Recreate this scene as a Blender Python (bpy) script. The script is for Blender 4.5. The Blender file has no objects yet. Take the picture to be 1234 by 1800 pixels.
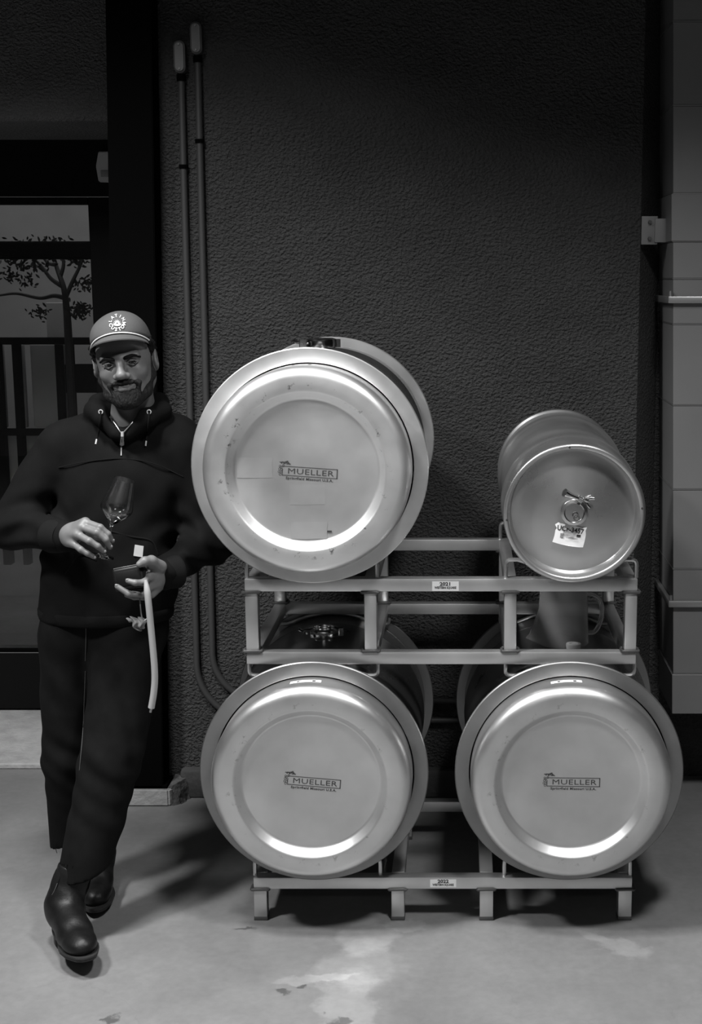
import bpy, bmesh, math, random
import numpy as np
from mathutils import Vector, Matrix
random.seed(4); np.random.seed(4)
S = bpy.context.scene
COL = S.collection
PI = math.pi

# ------------------------------------------------------------------ camera
CAM_D, CAM_H, CAM_F, CAM_DY, CAM_CX = 3.6, 1.785, 2400.0, 411.0, 815.0
TH = math.atan(CAM_DY / CAM_F)
cam = bpy.data.objects.new('camera', bpy.data.cameras.new('camera'))
COL.objects.link(cam); S.camera = cam
cam.location = (0, -CAM_D, CAM_H)
cam.rotation_euler = (PI / 2 - TH, 0, 0)
cam.data.sensor_width = 36.0
cam.data.lens = CAM_F / 1800.0 * 36.0
cam.data.shift_x = -(CAM_CX - 617.0) / 1800.0
cam.data.clip_start = 0.05

# ------------------------------------------------------------------ world, lamps, exposure
W = bpy.data.worlds.new('world'); S.world = W; W.use_nodes = True
W.node_tree.nodes['Background'].inputs[0].default_value = (1, 1, 1, 1)
W.node_tree.nodes['Background'].inputs[1].default_value = 0.003
S.view_settings.view_transform = 'Standard'
S.view_settings.look = 'None'
S.view_settings.gamma = 1.0
S.view_settings.exposure = 0.0
S.view_settings.use_curve_mapping = False

def area(name, loc, sx, sy, power, rot=(0, 0, 0), spread=PI):
    l = bpy.data.lights.new(name, 'AREA'); l.shape = 'RECTANGLE'; l.size = sx; l.size_y = sy
    l.energy = power; l.spread = spread
    o = bpy.data.objects.new(name, l); COL.objects.link(o); o.location = loc; o.rotation_euler = rot
    return o
# ceiling lamps of the hall, all shining straight down, then two added lights, one behind the camera and one behind the door
area('ceiling_lamp_key', (-2.15, -1.45, 3.5), 0.35, 0.35, 95, spread=2.35)
area('ceiling_lamp_near', (-1.15, -0.85, 3.45), 0.4, 0.4, 52, spread=2.2)
area('ceiling_lamp_far', (0.62, -1.7, 3.55), 0.4, 0.4, 66, spread=2.2)
area('added_rear_light', (-0.4, -5.7, 3.6), 2.4, 0.4, 40, spread=2.4)  # added to brighten the pale wall that the barrel heads mirror
area('added_back_room_light', (-2.0, 2.75, 2.9), 0.8, 0.6, 12)  # added so that the things behind the door glass show

# ------------------------------------------------------------------ measuring helpers
CT, ST = math.cos(TH), math.sin(TH)
def ray(u, v):
    a = (u - CAM_CX) / CAM_F; b = (900 - v) / CAM_F
    return Vector((a, CT + b * ST, -ST + b * CT))
def P(u, v, Y):
    r = ray(u, v); t = (Y + CAM_D) / r.y
    return Vector((r.x * t, Y, CAM_H + r.z * t))
def PF(u, v, Z=0.0):
    r = ray(u, v); t = (Z - CAM_H) / r.z
    return Vector((r.x * t, r.y * t - CAM_D, Z))

# ------------------------------------------------------------------ materials
MATS = {}
def nd(nt, t, **k):
    n = nt.nodes.new(t)
    for a, b in k.items(): setattr(n, a, b)
    return n
def mat(name, base=0.5, rough=0.6, metal=0.0, var=0.0, vscale=8.0, bump=0.0, bscale=60.0, bdetail=4.0, aniso=None,
        transmission=0.0, ior=1.45, coat=0.0, sheen=0.0, bdist=0.01, alpha=1.0, spec=0.5):
    if name in MATS: return MATS[name]
    m = bpy.data.materials.new(name); m.use_nodes = True; nt = m.node_tree
    b = nt.nodes['Principled BSDF']
    b.inputs['Base Color'].default_value = (base, base, base, 1)
    b.inputs['Roughness'].default_value = rough
    b.inputs['Metallic'].default_value = metal
    b.inputs['IOR'].default_value = ior
    b.inputs['Transmission Weight'].default_value = transmission
    b.inputs['Coat Weight'].default_value = coat
    b.inputs['Sheen Weight'].default_value = sheen
    b.inputs['Alpha'].default_value = alpha
    b.inputs['Specular IOR Level'].default_value = spec
    tc = nd(nt, 'ShaderNodeTexCoord')
    src = tc.outputs['Object']
    if aniso:
        mp = nd(nt, 'ShaderNodeMapping'); mp.inputs['Scale'].default_value = aniso
        nt.links.new(src, mp.inputs['Vector']); src = mp.outputs['Vector']
    if var:
        n = nd(nt, 'ShaderNodeTexNoise'); n.inputs['Scale'].default_value = vscale; n.inputs['Detail'].default_value = 6
        nt.links.new(src, n.inputs['Vector'])
        r = nd(nt, 'ShaderNodeMapRange'); r.inputs[1].default_value = 0.25; r.inputs[2].default_value = 0.75
        r.inputs[3].default_value = base * (1 - var); r.inputs[4].default_value = base * (1 + var)
        nt.links.new(n.outputs['Fac'], r.inputs[0]); nt.links.new(r.outputs[0], b.inputs['Base Color'])
    if bump:
        n = nd(nt, 'ShaderNodeTexNoise'); n.inputs['Scale'].default_value = bscale; n.inputs['Detail'].default_value = bdetail
        nt.links.new(src, n.inputs['Vector'])
        bp = nd(nt, 'ShaderNodeBump'); bp.inputs['Strength'].default_value = bump; bp.inputs['Distance'].default_value = bdist
        nt.links.new(n.outputs['Fac'], bp.inputs['Height']); nt.links.new(bp.outputs[0], b.inputs['Normal'])
    MATS[name] = m
    return m

def stucco_mat(name, base):
    m = mat(name, base, 0.85); nt = m.node_tree; b = nt.nodes['Principled BSDF']
    g = nd(nt, 'ShaderNodeNewGeometry')
    n1 = nd(nt, 'ShaderNodeTexNoise'); n1.inputs['Scale'].default_value = 105; n1.inputs['Detail'].default_value = 3; n1.inputs['Roughness'].default_value = 0.55; n1.inputs['Distortion'].default_value = 0.0
    n2 = nd(nt, 'ShaderNodeTexNoise'); n2.inputs['Scale'].default_value = 5; n2.inputs['Detail'].default_value = 3
    mp = nd(nt, 'ShaderNodeMapping'); mp.inputs['Scale'].default_value = (0.88, 0.88, 1.12); nt.links.new(g.outputs['Position'], mp.inputs['Vector'])
    for n in (n1, n2): nt.links.new(mp.outputs[0], n.inputs['Vector'])
    mr = nd(nt, 'ShaderNodeMapRange'); mr.inputs[1].default_value = 0.3; mr.inputs[2].default_value = 0.7
    nt.links.new(n1.outputs['Fac'], mr.inputs[0])
    ad = nd(nt, 'ShaderNodeMath', operation='MULTIPLY_ADD'); ad.inputs[1].default_value = 0.6
    nt.links.new(n2.outputs['Fac'], ad.inputs[0]); nt.links.new(mr.outputs[0], ad.inputs[2])
    bp = nd(nt, 'ShaderNodeBump'); bp.inputs['Strength'].default_value = 1.0; bp.inputs['Distance'].default_value = 0.013
    nt.links.new(ad.outputs[0], bp.inputs['Height']); nt.links.new(bp.outputs[0], b.inputs['Normal'])
    r = nd(nt, 'ShaderNodeMapRange'); r.inputs[1].default_value = 0.2; r.inputs[2].default_value = 0.8
    r.inputs[3].default_value = base * 0.8; r.inputs[4].default_value = base * 1.2
    nt.links.new(n2.outputs['Fac'], r.inputs[0]); nt.links.new(r.outputs[0], b.inputs['Base Color'])
    return m
M_STUCCO = stucco_mat('grey_stucco', 0.062)
M_STUCCO_L = stucco_mat('grey_stucco_door_side', 0.14)

def concrete_mat():
    m = mat('polished_concrete', 0.42, 0.42); nt = m.node_tree; b = nt.nodes['Principled BSDF']
    g = nd(nt, 'ShaderNodeNewGeometry'); pos = g.outputs['Position']
    def noise(sc, det, ro=0.6):
        n = nd(nt, 'ShaderNodeTexNoise'); n.inputs['Scale'].default_value = sc; n.inputs['Detail'].default_value = det; n.inputs['Roughness'].default_value = ro
        nt.links.new(pos, n.inputs['Vector']); return n
    def rng(s, a, bb, c, d):
        r = nd(nt, 'ShaderNodeMapRange'); r.clamp = True
        for i, x in enumerate((a, bb, c, d)): r.inputs[i + 1].default_value = x
        nt.links.new(s, r.inputs[0]); return r.outputs[0]
    def math_(op, a, bb):
        n = nd(nt, 'ShaderNodeMath', operation=op)
        for i, x in enumerate((a, bb)):
            if isinstance(x, (int, float)): n.inputs[i].default_value = x
            else: nt.links.new(x, n.inputs[i])
        return n.outputs[0]
    col = rng(noise(2.2, 8).outputs['Fac'], 0.3, 0.7, 0.13, 0.20)
    fine = rng(noise(40, 5).outputs['Fac'], 0.3, 0.7, 0.93, 1.07)
    col = math_('MULTIPLY', col, fine)
    warp = nd(nt, 'ShaderNodeVectorMath', operation='MULTIPLY_ADD')
    nw = noise(7, 6); nt.links.new(nw.outputs['Color'], warp.inputs[0]); warp.inputs[1].default_value = (0.22, 0.22, 0); nt.links.new(pos, warp.inputs[2])
    def blob(cx, cy, rx, ry, rot=0.0, soft=0.12):
        mp = nd(nt, 'ShaderNodeMapping', vector_type='TEXTURE')
        mp.inputs['Location'].default_value = (cx + 0.11, cy + 0.11, 0); mp.inputs['Rotation'].default_value = (0, 0, rot); mp.inputs['Scale'].default_value = (rx, ry, 1000)
        nt.links.new(warp.outputs[0], mp.inputs['Vector'])
        ln = nd(nt, 'ShaderNodeVectorMath', operation='LENGTH'); nt.links.new(mp.outputs[0], ln.inputs[0])
        return rng(ln.outputs['Value'], 1.0 - soft, 1.0 + soft, 1.0, 0.0)
    # worn pale patches: (centre x, y, half sizes, turn)
    def add(mask, amount):
        nonlocal col
        f = math_('MULTIPLY_ADD', mask, amount); f.node.inputs[2].default_value = 1.0
        col = math_('MULTIPLY', col, f)
    def blob_px(u, v, ru, rv, rot=0.0, soft=0.12):
        a = PF(u, v); bx_ = PF(u + ru, v); by_ = PF(u, v - rv)
        return blob(a.x, a.y, (bx_ - a).length, (by_ - a).length, rot, soft)
    for a in ((640, 1650, 45, 30), (632, 1700, 75, 42), (612, 1778, 40, 72), (560, 1720, 60, 9), (1075, 1655, 62, 12, -0.5), (700, 1625, 40, 10)):
        add(blob_px(*a, soft=0.2) if len(a) < 6 else blob_px(*a), 0.32)
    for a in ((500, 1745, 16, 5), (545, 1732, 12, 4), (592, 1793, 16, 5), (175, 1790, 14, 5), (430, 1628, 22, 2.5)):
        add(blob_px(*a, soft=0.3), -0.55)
    # fine cracks
    vo = nd(nt, 'ShaderNodeTexVoronoi', feature='DISTANCE_TO_EDGE'); vo.inputs['Scale'].default_value = 0.9
    nt.links.new(warp.outputs[0], vo.inputs['Vector'])
    add(rng(vo.outputs['Distance'], 0.0, 0.004, 1.0, 0.0), -0.06)
    nt.links.new(col, b.inputs['Base Color'])
    nt.links.new(rng(noise(3, 4).outputs['Fac'], 0.3, 0.7, 0.36, 0.52), b.inputs['Roughness'])
    bp = nd(nt, 'ShaderNodeBump'); bp.inputs['Strength'].default_value = 0.25; bp.inputs['Distance'].default_value = 0.002
    nt.links.new(noise(30, 6).outputs['Fac'], bp.inputs['Height']); nt.links.new(bp.outputs[0], b.inputs['Normal'])
    return m
M_FLOOR = concrete_mat()

def steel_mat(name, base, rough, metal, smudge=0.0):
    """brushed steel; smudge adds dark scuff marks scattered near the pressed groove (radius 0.2)"""
    m = mat(name, base, rough, metal); nt = m.node_tree; b = nt.nodes['Principled BSDF']
    tc = nd(nt, 'ShaderNodeTexCoord')
    n = nd(nt, 'ShaderNodeTexNoise'); n.inputs['Scale'].default_value = 6; n.inputs['Detail'].default_value = 8
    nt.links.new(tc.outputs['Object'], n.inputs['Vector'])
    r = nd(nt, 'ShaderNodeMapRange'); r.inputs[1].default_value = 0.3; r.inputs[2].default_value = 0.7; r.inputs[3].default_value = base * 0.86; r.inputs[4].default_value = base * 1.1
    nt.links.new(n.outputs['Fac'], r.inputs[0]); out = r.outputs[0]
    r2 = nd(nt, 'ShaderNodeMapRange'); r2.inputs[1].default_value = 0.3; r2.inputs[2].default_value = 0.7; r2.inputs[3].default_value = rough * 0.85; r2.inputs[4].default_value = rough * 1.15
    nt.links.new(n.outputs['Fac'], r2.inputs[0]); nt.links.new(r2.outputs[0], b.inputs['Roughness'])
    if smudge:
        s = nd(nt, 'ShaderNodeTexNoise'); s.inputs['Scale'].default_value = 42; s.inputs['Detail'].default_value = 5; s.inputs['Roughness'].default_value = 0.7
        nt.links.new(tc.outputs['Object'], s.inputs['Vector'])
        t = nd(nt, 'ShaderNodeMapRange'); t.inputs[1].default_value = 0.60; t.inputs[2].default_value = 0.68; nt.links.new(s.outputs['Fac'], t.inputs[0])
        mp = nd(nt, 'ShaderNodeMapping'); mp.inputs['Scale'].default_value = (1, 0, 1); nt.links.new(tc.outputs['Object'], mp.inputs['Vector'])
        ln = nd(nt, 'ShaderNodeVectorMath', operation='LENGTH'); nt.links.new(mp.outputs[0], ln.inputs[0])
        a = nd(nt, 'ShaderNodeMath', operation='SUBTRACT'); nt.links.new(ln.outputs['Value'], a.inputs[0]); a.inputs[1].default_value = 0.213
        ab = nd(nt, 'ShaderNodeMath', operation='ABSOLUTE'); nt.links.new(a.outputs[0], ab.inputs[0])
        k = nd(nt, 'ShaderNodeMapRange'); k.inputs[1].default_value = 0.006; k.inputs[2].default_value = 0.02; k.inputs[3].default_value = 1; k.inputs[4].default_value = 0
        nt.links.new(ab.outputs[0], k.inputs[0])
        pr = nd(nt, 'ShaderNodeMath', operation='MULTIPLY'); nt.links.new(t.outputs[0], pr.inputs[0]); nt.links.new(k.outputs[0], pr.inputs[1])
        inv = nd(nt, 'ShaderNodeMath', operation='MULTIPLY_ADD'); nt.links.new(pr.outputs[0], inv.inputs[0]); inv.inputs[1].default_value = -smudge; inv.inputs[2].default_value = 1
        fm = nd(nt, 'ShaderNodeMath', operation='MULTIPLY'); nt.links.new(out, fm.inputs[0]); nt.links.new(inv.outputs[0], fm.inputs[1]); out = fm.outputs[0]
    nt.links.new(out, b.inputs['Base Color'])
    return m
M_HEAD_WORN = steel_mat('worn_satin_steel', 0.78, 0.36, 0.88, 0.75)
M_HEAD = steel_mat('satin_steel', 0.62, 0.36, 0.90, 0.35)  # lower heads: darker base stands in for weaker light near the floor
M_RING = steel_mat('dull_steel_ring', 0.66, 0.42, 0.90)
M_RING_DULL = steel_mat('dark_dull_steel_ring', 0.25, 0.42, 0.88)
M_BODY = steel_mat('rolled_steel_body', 0.20, 0.30, 0.9)
M_RACK = steel_mat('brushed_rack_steel', 0.64, 0.36, 0.82)
M_ROD = steel_mat('bright_rod_steel', 0.6, 0.3, 0.85)
M_WELD = mat('dark_weld', 0.10, 0.5, 0.5)
M_KEG = steel_mat('keg_steel', 0.52, 0.30, 0.9)
M_CHROME = mat('polished_steel', 0.7, 0.14, 1.0)
M_INK = mat('black_ink', 0.035, 0.6)
M_PAPER = mat('white_label_paper', 0.85, 0.5)
M_GREY_INK = mat('grey_ink', 0.25, 0.6)
M_RUBBER = mat('black_rubber', 0.004, 0.5, spec=0.15)
M_DARKPAINT = mat('black_painted_steel', 0.0035, 0.8, spec=0.0)
M_DOOR = mat('black_door_paint', 0.004, 0.6, spec=0.15)
M_CONDUIT = mat('painted_conduit', 0.06, 0.5, 0.2)
M_DUCT = mat('grey_sheet_metal', 0.19, 0.55, 0.1, var=0.08, vscale=3)
M_STRAP = mat('galvanised_strap', 0.34, 0.35, 0.7)
M_CURB = mat('painted_concrete_curb', 0.06, 0.7, var=0.3, vscale=10, bump=0.4, bscale=40)
M_PLINTH = mat('bare_concrete', 0.36, 0.75, var=0.2, vscale=14, bump=0.4, bscale=60)
M_CHIP = mat('broken_dark_concrete', 0.09, 0.8, var=0.3, vscale=30, bump=0.8, bscale=50)
M_GLASS = mat('clear_glass', 1.0, 0.0, 0.0, transmission=1.0, ior=1.5)
M_PANE = mat('door_glass', 0.9, 0.0, 0.0, transmission=1.0, ior=1.45)
M_WINE = mat('pale_wine', 0.92, 0.02, 0.0, transmission=1.0, ior=1.34)
M_PLASTIC = mat('translucent_plastic', 0.85, 0.18, 0.0, transmission=0.84, ior=1.22)
M_WHITE = mat('off_white_plastic', 0.5, 0.45)
M_SKIN = mat('skin', 0.135, 0.48, var=0.12, vscale=40, bump=0.12, bscale=400, bdist=0.001)
M_HOODIE = mat('black_fleece', 0.0042, 0.85, var=0.15, vscale=30, bump=0.25, bscale=500, bdist=0.001, spec=0.12)
M_RIB = mat('ribbed_black_knit', 0.007, 0.9, spec=0.1, bump=0.4, bscale=300, bdist=0.001)
M_DENIM = mat('black_denim', 0.0045, 0.85, spec=0.12, var=0.3, vscale=25, bump=0.3, bscale=600, bdist=0.001)
M_STITCH = mat('grey_stitching', 0.05, 0.8)
M_BOOT = mat('black_boot_leather', 0.006, 0.45, spec=0.3, var=0.4, vscale=30, bump=0.5, bscale=120, bdist=0.001)
M_SOLE = mat('dark_boot_sole', 0.02, 0.6)
M_HAIR = mat('dark_hair', 0.004, 0.7, spec=0.2, bump=0.8, bscale=220, bdist=0.004)
M_BEARD = mat('dark_beard', 0.016, 0.75, spec=0.2, var=0.6, vscale=160, bump=1.0, bscale=260, bdist=0.003, aniso=(1, 1, 0.35))
M_CAP = mat('faded_cap_twill', 0.065, 0.85, var=0.12, vscale=14, bump=0.3, bscale=500, bdist=0.001)
M_CAPIN = mat('dark_cap_underside', 0.03, 0.9)
M_THREAD = mat('white_thread', 0.75, 0.7)
M_EYEW = mat('shaded_eye_white', 0.05, 0.2)  # near black: shade under the cap brim is put into the colour
M_IRIS = mat('dark_iris', 0.008, 0.12)
M_LIP = mat('lip_skin', 0.15, 0.4)
M_METER = mat('black_meter_plastic', 0.006, 0.4, spec=0.25)
M_METERTOP = mat('meter_lit_top', 0.12, 0.25)  # lighter grey imitates light falling on the meter's top face
M_TUBE = mat('milky_tubing', 0.36, 0.35, transmission=0.15)
M_LEAF = mat('dark_leaf', 0.02, 0.6)
M_BARK = mat('dark_bark', 0.03, 0.8)
M_PANEL = mat('pale_board', 0.30, 0.7, var=0.2, vscale=3)
M_NICKEL = mat('bright_nickel', 0.75, 0.3, 0.5)
M_TEE = mat('black_cotton', 0.006, 0.9, spec=0.1)

# ------------------------------------------------------------------ mesh helpers
def tag(o, label=None, cat=None, group=None, kind=None):
    if label: o['label'] = label
    if cat: o['category'] = cat
    if group: o['group'] = group
    if kind: o['kind'] = kind
    return o
def thing(name, label, cat, loc=(0, 0, 0), rot=(0, 0, 0), group=None):
    o = bpy.data.objects.new(name, None); COL.objects.link(o)
    o.empty_display_size = 0.05
    o.location = loc; o.rotation_euler = rot
    return tag(o, label, cat, group)
def finish(bm, name, m, parent=None, loc=None, smooth=True, label=None, angle=40):
    bmesh.ops.recalc_face_normals(bm, faces=bm.faces[:])
    me = bpy.data.meshes.new(name); bm.to_mesh(me); bm.free()
    return link(me, name, m, parent, loc, smooth, label, angle)
def link(me, name, m, parent=None, loc=None, smooth=True, label=None, angle=40):
    if smooth:
        me.polygons.foreach_set('use_smooth', [True] * len(me.polygons))
        if angle < 180: me.set_sharp_from_angle(angle=math.radians(angle))
    if m is not None:
        for x in (m if isinstance(m, (list, tuple)) else [m]): me.materials.append(x)
    o = bpy.data.objects.new(name, me); COL.objects.link(o)
    if parent is not None: o.parent = parent
    if loc is not None: o.location = loc
    if label: o['label'] = label
    return o
def shift(bm, off):
    for v in bm.verts: v.co -= Vector(off)
def add_box(bm, x0, x1, y0, y1, z0, z1, bev=0.0, seg=2):
    r = bmesh.ops.create_cube(bm, size=1.0); vs = r['verts']
    for v in vs:
        v.co = Vector(((x0 + x1) / 2 + v.co.x * (x1 - x0), (y0 + y1) / 2 + v.co.y * (y1 - y0), (z0 + z1) / 2 + v.co.z * (z1 - z0)))
    if bev > 0:
        es = list({e for v in vs for e in v.link_edges})
        bmesh.ops.bevel(bm, geom=es, offset=bev, segments=seg, affect='EDGES', profile=0.5)
def add_hexa(bm, pts):
    """8 corners: bottom loop of four, top loop of four"""
    v = [bm.verts.new(p) for p in pts]
    for f in ((0, 1, 2, 3), (7, 6, 5, 4), (0, 4, 5, 1), (1, 5, 6, 2), (2, 6, 7, 3), (3, 7, 4, 0)): bm.faces.new([v[i] for i in f])
def add_tube(bm, pts, rad, n=10, cap=True, closed=False, flat=1.0):
    pts = [Vector(p) for p in pts]; N = len(pts)
    rads = rad if isinstance(rad, (list, tuple)) else [rad] * N
    tans = []
    for i in range(N):
        a = pts[(i - 1) % N] if (closed or i > 0) else pts[i]; b = pts[(i + 1) % N] if (closed or i < N - 1) else pts[i]
        tans.append((b - a).normalized())
    up = Vector((0, 0, 1)) if abs(tans[0].z) < 0.9 else Vector((1, 0, 0))
    nrm = (up - tans[0] * up.dot(tans[0])).normalized(); rings = []
    for i in range(N):
        nrm = (nrm - tans[i] * nrm.dot(tans[i])).normalized(); bn = tans[i].cross(nrm)
        rings.append([bm.verts.new(pts[i] + rads[i] * (math.cos(2 * PI * k / n) * nrm * flat + math.sin(2 * PI * k / n) * bn)) for k in range(n)])
    for i in range(N if closed else N - 1):
        a, b = rings[i], rings[(i + 1) % N]
        for k in range(n): bm.faces.new((a[k], a[(k + 1) % n], b[(k + 1) % n], b[k]))
    if cap and not closed: bm.faces.new(rings[0][::-1]); bm.faces.new(rings[-1])
def add_lathe(bm, prof, n=64, M=None, close=False):
    """profile of (radius, height) turned about local Z, then moved by matrix M"""
    M = M or Matrix.Identity(4); rings = []
    for r, h in prof:
        if r < 1e-6: rings.append([bm.verts.new(M @ Vector((0, 0, h)))])
        else: rings.append([bm.verts.new(M @ Vector((r * math.cos(2 * PI * k / n), r * math.sin(2 * PI * k / n), h))) for k in range(n)])
    L = len(rings)
    for i in range(L if close else L - 1):
        a, b = rings[i], rings[(i + 1) % L]
        if len(a) == 1 and len(b) == 1: continue
        for k in range(n):
            k2 = (k + 1) % n
            if len(a) == 1: bm.faces.new((a[0], b[k2], b[k]))
            elif len(b) == 1: bm.faces.new((a[k], a[k2], b[0]))
            else: bm.faces.new((a[k], a[k2], b[k2], b[k]))
def add_prism(bm, outline, y0, y1):
    """outline in x, z pushed from y0 to y1"""
    a = [bm.verts.new((x, y0, z)) for x, z in outline]; b = [bm.verts.new((x, y1, z)) for x, z in outline]
    n = len(a); bm.faces.new(a); bm.faces.new(b[::-1])
    for i in range(n): bm.faces.new((a[i], b[i], b[(i + 1) % n], a[(i + 1) % n]))
def smooth_path(ctrl, n=8):
    """Catmull-Rom through the points"""
    c = [Vector(p) for p in ctrl]; c = [c[0] * 2 - c[1]] + c + [c[-1] * 2 - c[-2]]; out = []
    for i in range(1, len(c) - 2):
        for k in range(n):
            t = k / n
            out.append(0.5 * ((2 * c[i]) + (c[i + 1] - c[i - 1]) * t + (2 * c[i - 1] - 5 * c[i] + 4 * c[i + 1] - c[i + 2]) * t * t + (3 * c[i] - c[i - 1] - 3 * c[i + 1] + c[i + 2]) * t ** 3))
    out.append(c[-2]); return out
def round_path(pts, r, n=5):
    """polyline with rounded corners"""
    pts = [Vector(p) for p in pts]; out = [pts[0]]
    for i in range(1, len(pts) - 1):
        a = (pts[i - 1] - pts[i]); b = (pts[i + 1] - pts[i]); q = min(r, a.length * 0.45, b.length * 0.45)
        p0 = pts[i] + a.normalized() * q; p2 = pts[i] + b.normalized() * q
        for k in range(n + 1):
            t = k / n; out.append(p0 * (1 - t) ** 2 + pts[i] * 2 * t * (1 - t) + p2 * t * t)
    out.append(pts[-1]); return out
AXIS_Y = Matrix.Rotation(PI / 2, 4, 'X')        # local Z -> world -Y (towards the camera)

def text_mesh(s, size, bold=0.0, sx=1.0, space=1.0):
    cu = bpy.data.curves.new('t', 'FONT'); cu.body = s; cu.size = size; cu.align_x = 'CENTER'; cu.align_y = 'CENTER'
    cu.offset = bold; cu.extrude = 0.0; cu.space_character = space; cu.resolution_u = 2
    o = bpy.data.objects.new('t', cu); COL.objects.link(o)
    dg = bpy.context.evaluated_depsgraph_get(); dg.update()
    me = bpy.data.meshes.new_from_object(o.evaluated_get(dg))
    V = [(v.co.x * sx, v.co.y) for v in me.vertices]; F = [tuple(p.vertices) for p in me.polygons]
    bpy.data.objects.remove(o); bpy.data.curves.remove(cu); bpy.data.meshes.remove(me)
    return V, F
def add_flat(bm, V, F, fn):
    vs = [bm.verts.new(fn(x, y)) for x, y in V]
    for f in F:
        try: bm.faces.new([vs[i] for i in f])
        except ValueError: pass

# ------------------------------------------------------------------ distance-field modeller (for the person and soft things)
def smin(a, b, k):
    h = np.maximum(k - np.abs(a - b), 0) / k
    return np.minimum(a, b) - h * h * k * 0.25
def smax(a, b, k): return -smin(-a, -b, k)
class Cone:
    def __init__(s, a, b, ra, rb, k=0.02, op='u', ys=1.0):
        s.a = np.array(a, float); s.b = np.array(b, float); s.ra, s.rb, s.k, s.op, s.ys = ra, rb, k, op, ys
        s.c = (s.a + s.b) / 2; s.R = np.linalg.norm(s.b - s.a) / 2 + max(ra, rb)
    def d(s, Q):
        a, b = s.a, s.b
        if s.ys != 1.0:
            y0 = s.c[1]; sc = np.array([1, 1 / s.ys, 1]); off = np.array([0, y0 - y0 / s.ys, 0])
            Q = Q * sc + off; a = a * sc + off; b = b * sc + off
        pa = Q - a; ba = b - a
        t = np.clip((pa @ ba) / max(ba @ ba, 1e-12), 0, 1)
        d = np.linalg.norm(pa - t[..., None] * ba, axis=-1) - (s.ra + (s.rb - s.ra) * t)
        return d * min(s.ys, 1.0) if s.ys != 1.0 else d
class Ell:
    def __init__(s, c, r, k=0.02, op='u', rot=None):
        s.c = np.array(c, float); s.r = np.array(r, float); s.k, s.op = k, op; s.R = max(r)
        s.M = None if rot is None else np.array(rot.to_3x3() if hasattr(rot, 'to_3x3') else rot)
    def d(s, Q):
        q = Q - s.c
        if s.M is not None: q = q @ s.M
        k0 = np.linalg.norm(q / s.r, axis=-1); k1 = np.linalg.norm(q / (s.r * s.r), axis=-1)
        return k0 * (k0 - 1) / np.maximum(k1, 1e-9)
class Plane:
    """keeps the side the normal points away from"""
    def __init__(s, p, n, k=0.01):
        s.p = np.array(p, float); n = np.array(n, float); s.n = n / np.linalg.norm(n); s.k = k; s.op = 'i'; s.c = s.p; s.R = 1e3
    def d(s, Q): return (Q - s.p) @ s.n
def field(prims, Q, sel=None):
    d = np.full(Q.shape[:-1], 1e3)
    for p in (prims if sel is None else sel):
        if p.op == 'u': d = smin(d, p.d(Q), p.k)
        elif p.op == 's': d = smax(d, -p.d(Q), p.k)
        else: d = smax(d, p.d(Q), p.k)
    return d
def xform(prims, M):
    """moves cones and ellipsoids by a rigid matrix"""
    M3 = np.array(M.to_3x3()); T = np.array(M.translation)
    for p in prims:
        if isinstance(p, Cone): p.a = M3 @ p.a + T; p.b = M3 @ p.b + T; p.c = (p.a + p.b) / 2
        elif isinstance(p, Ell): p.c = M3 @ p.c + T; p.M = M3 if p.M is None else M3 @ p.M
        else: p.p = M3 @ p.p + T; p.n = M3 @ p.n; p.c = p.p
    return prims
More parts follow.
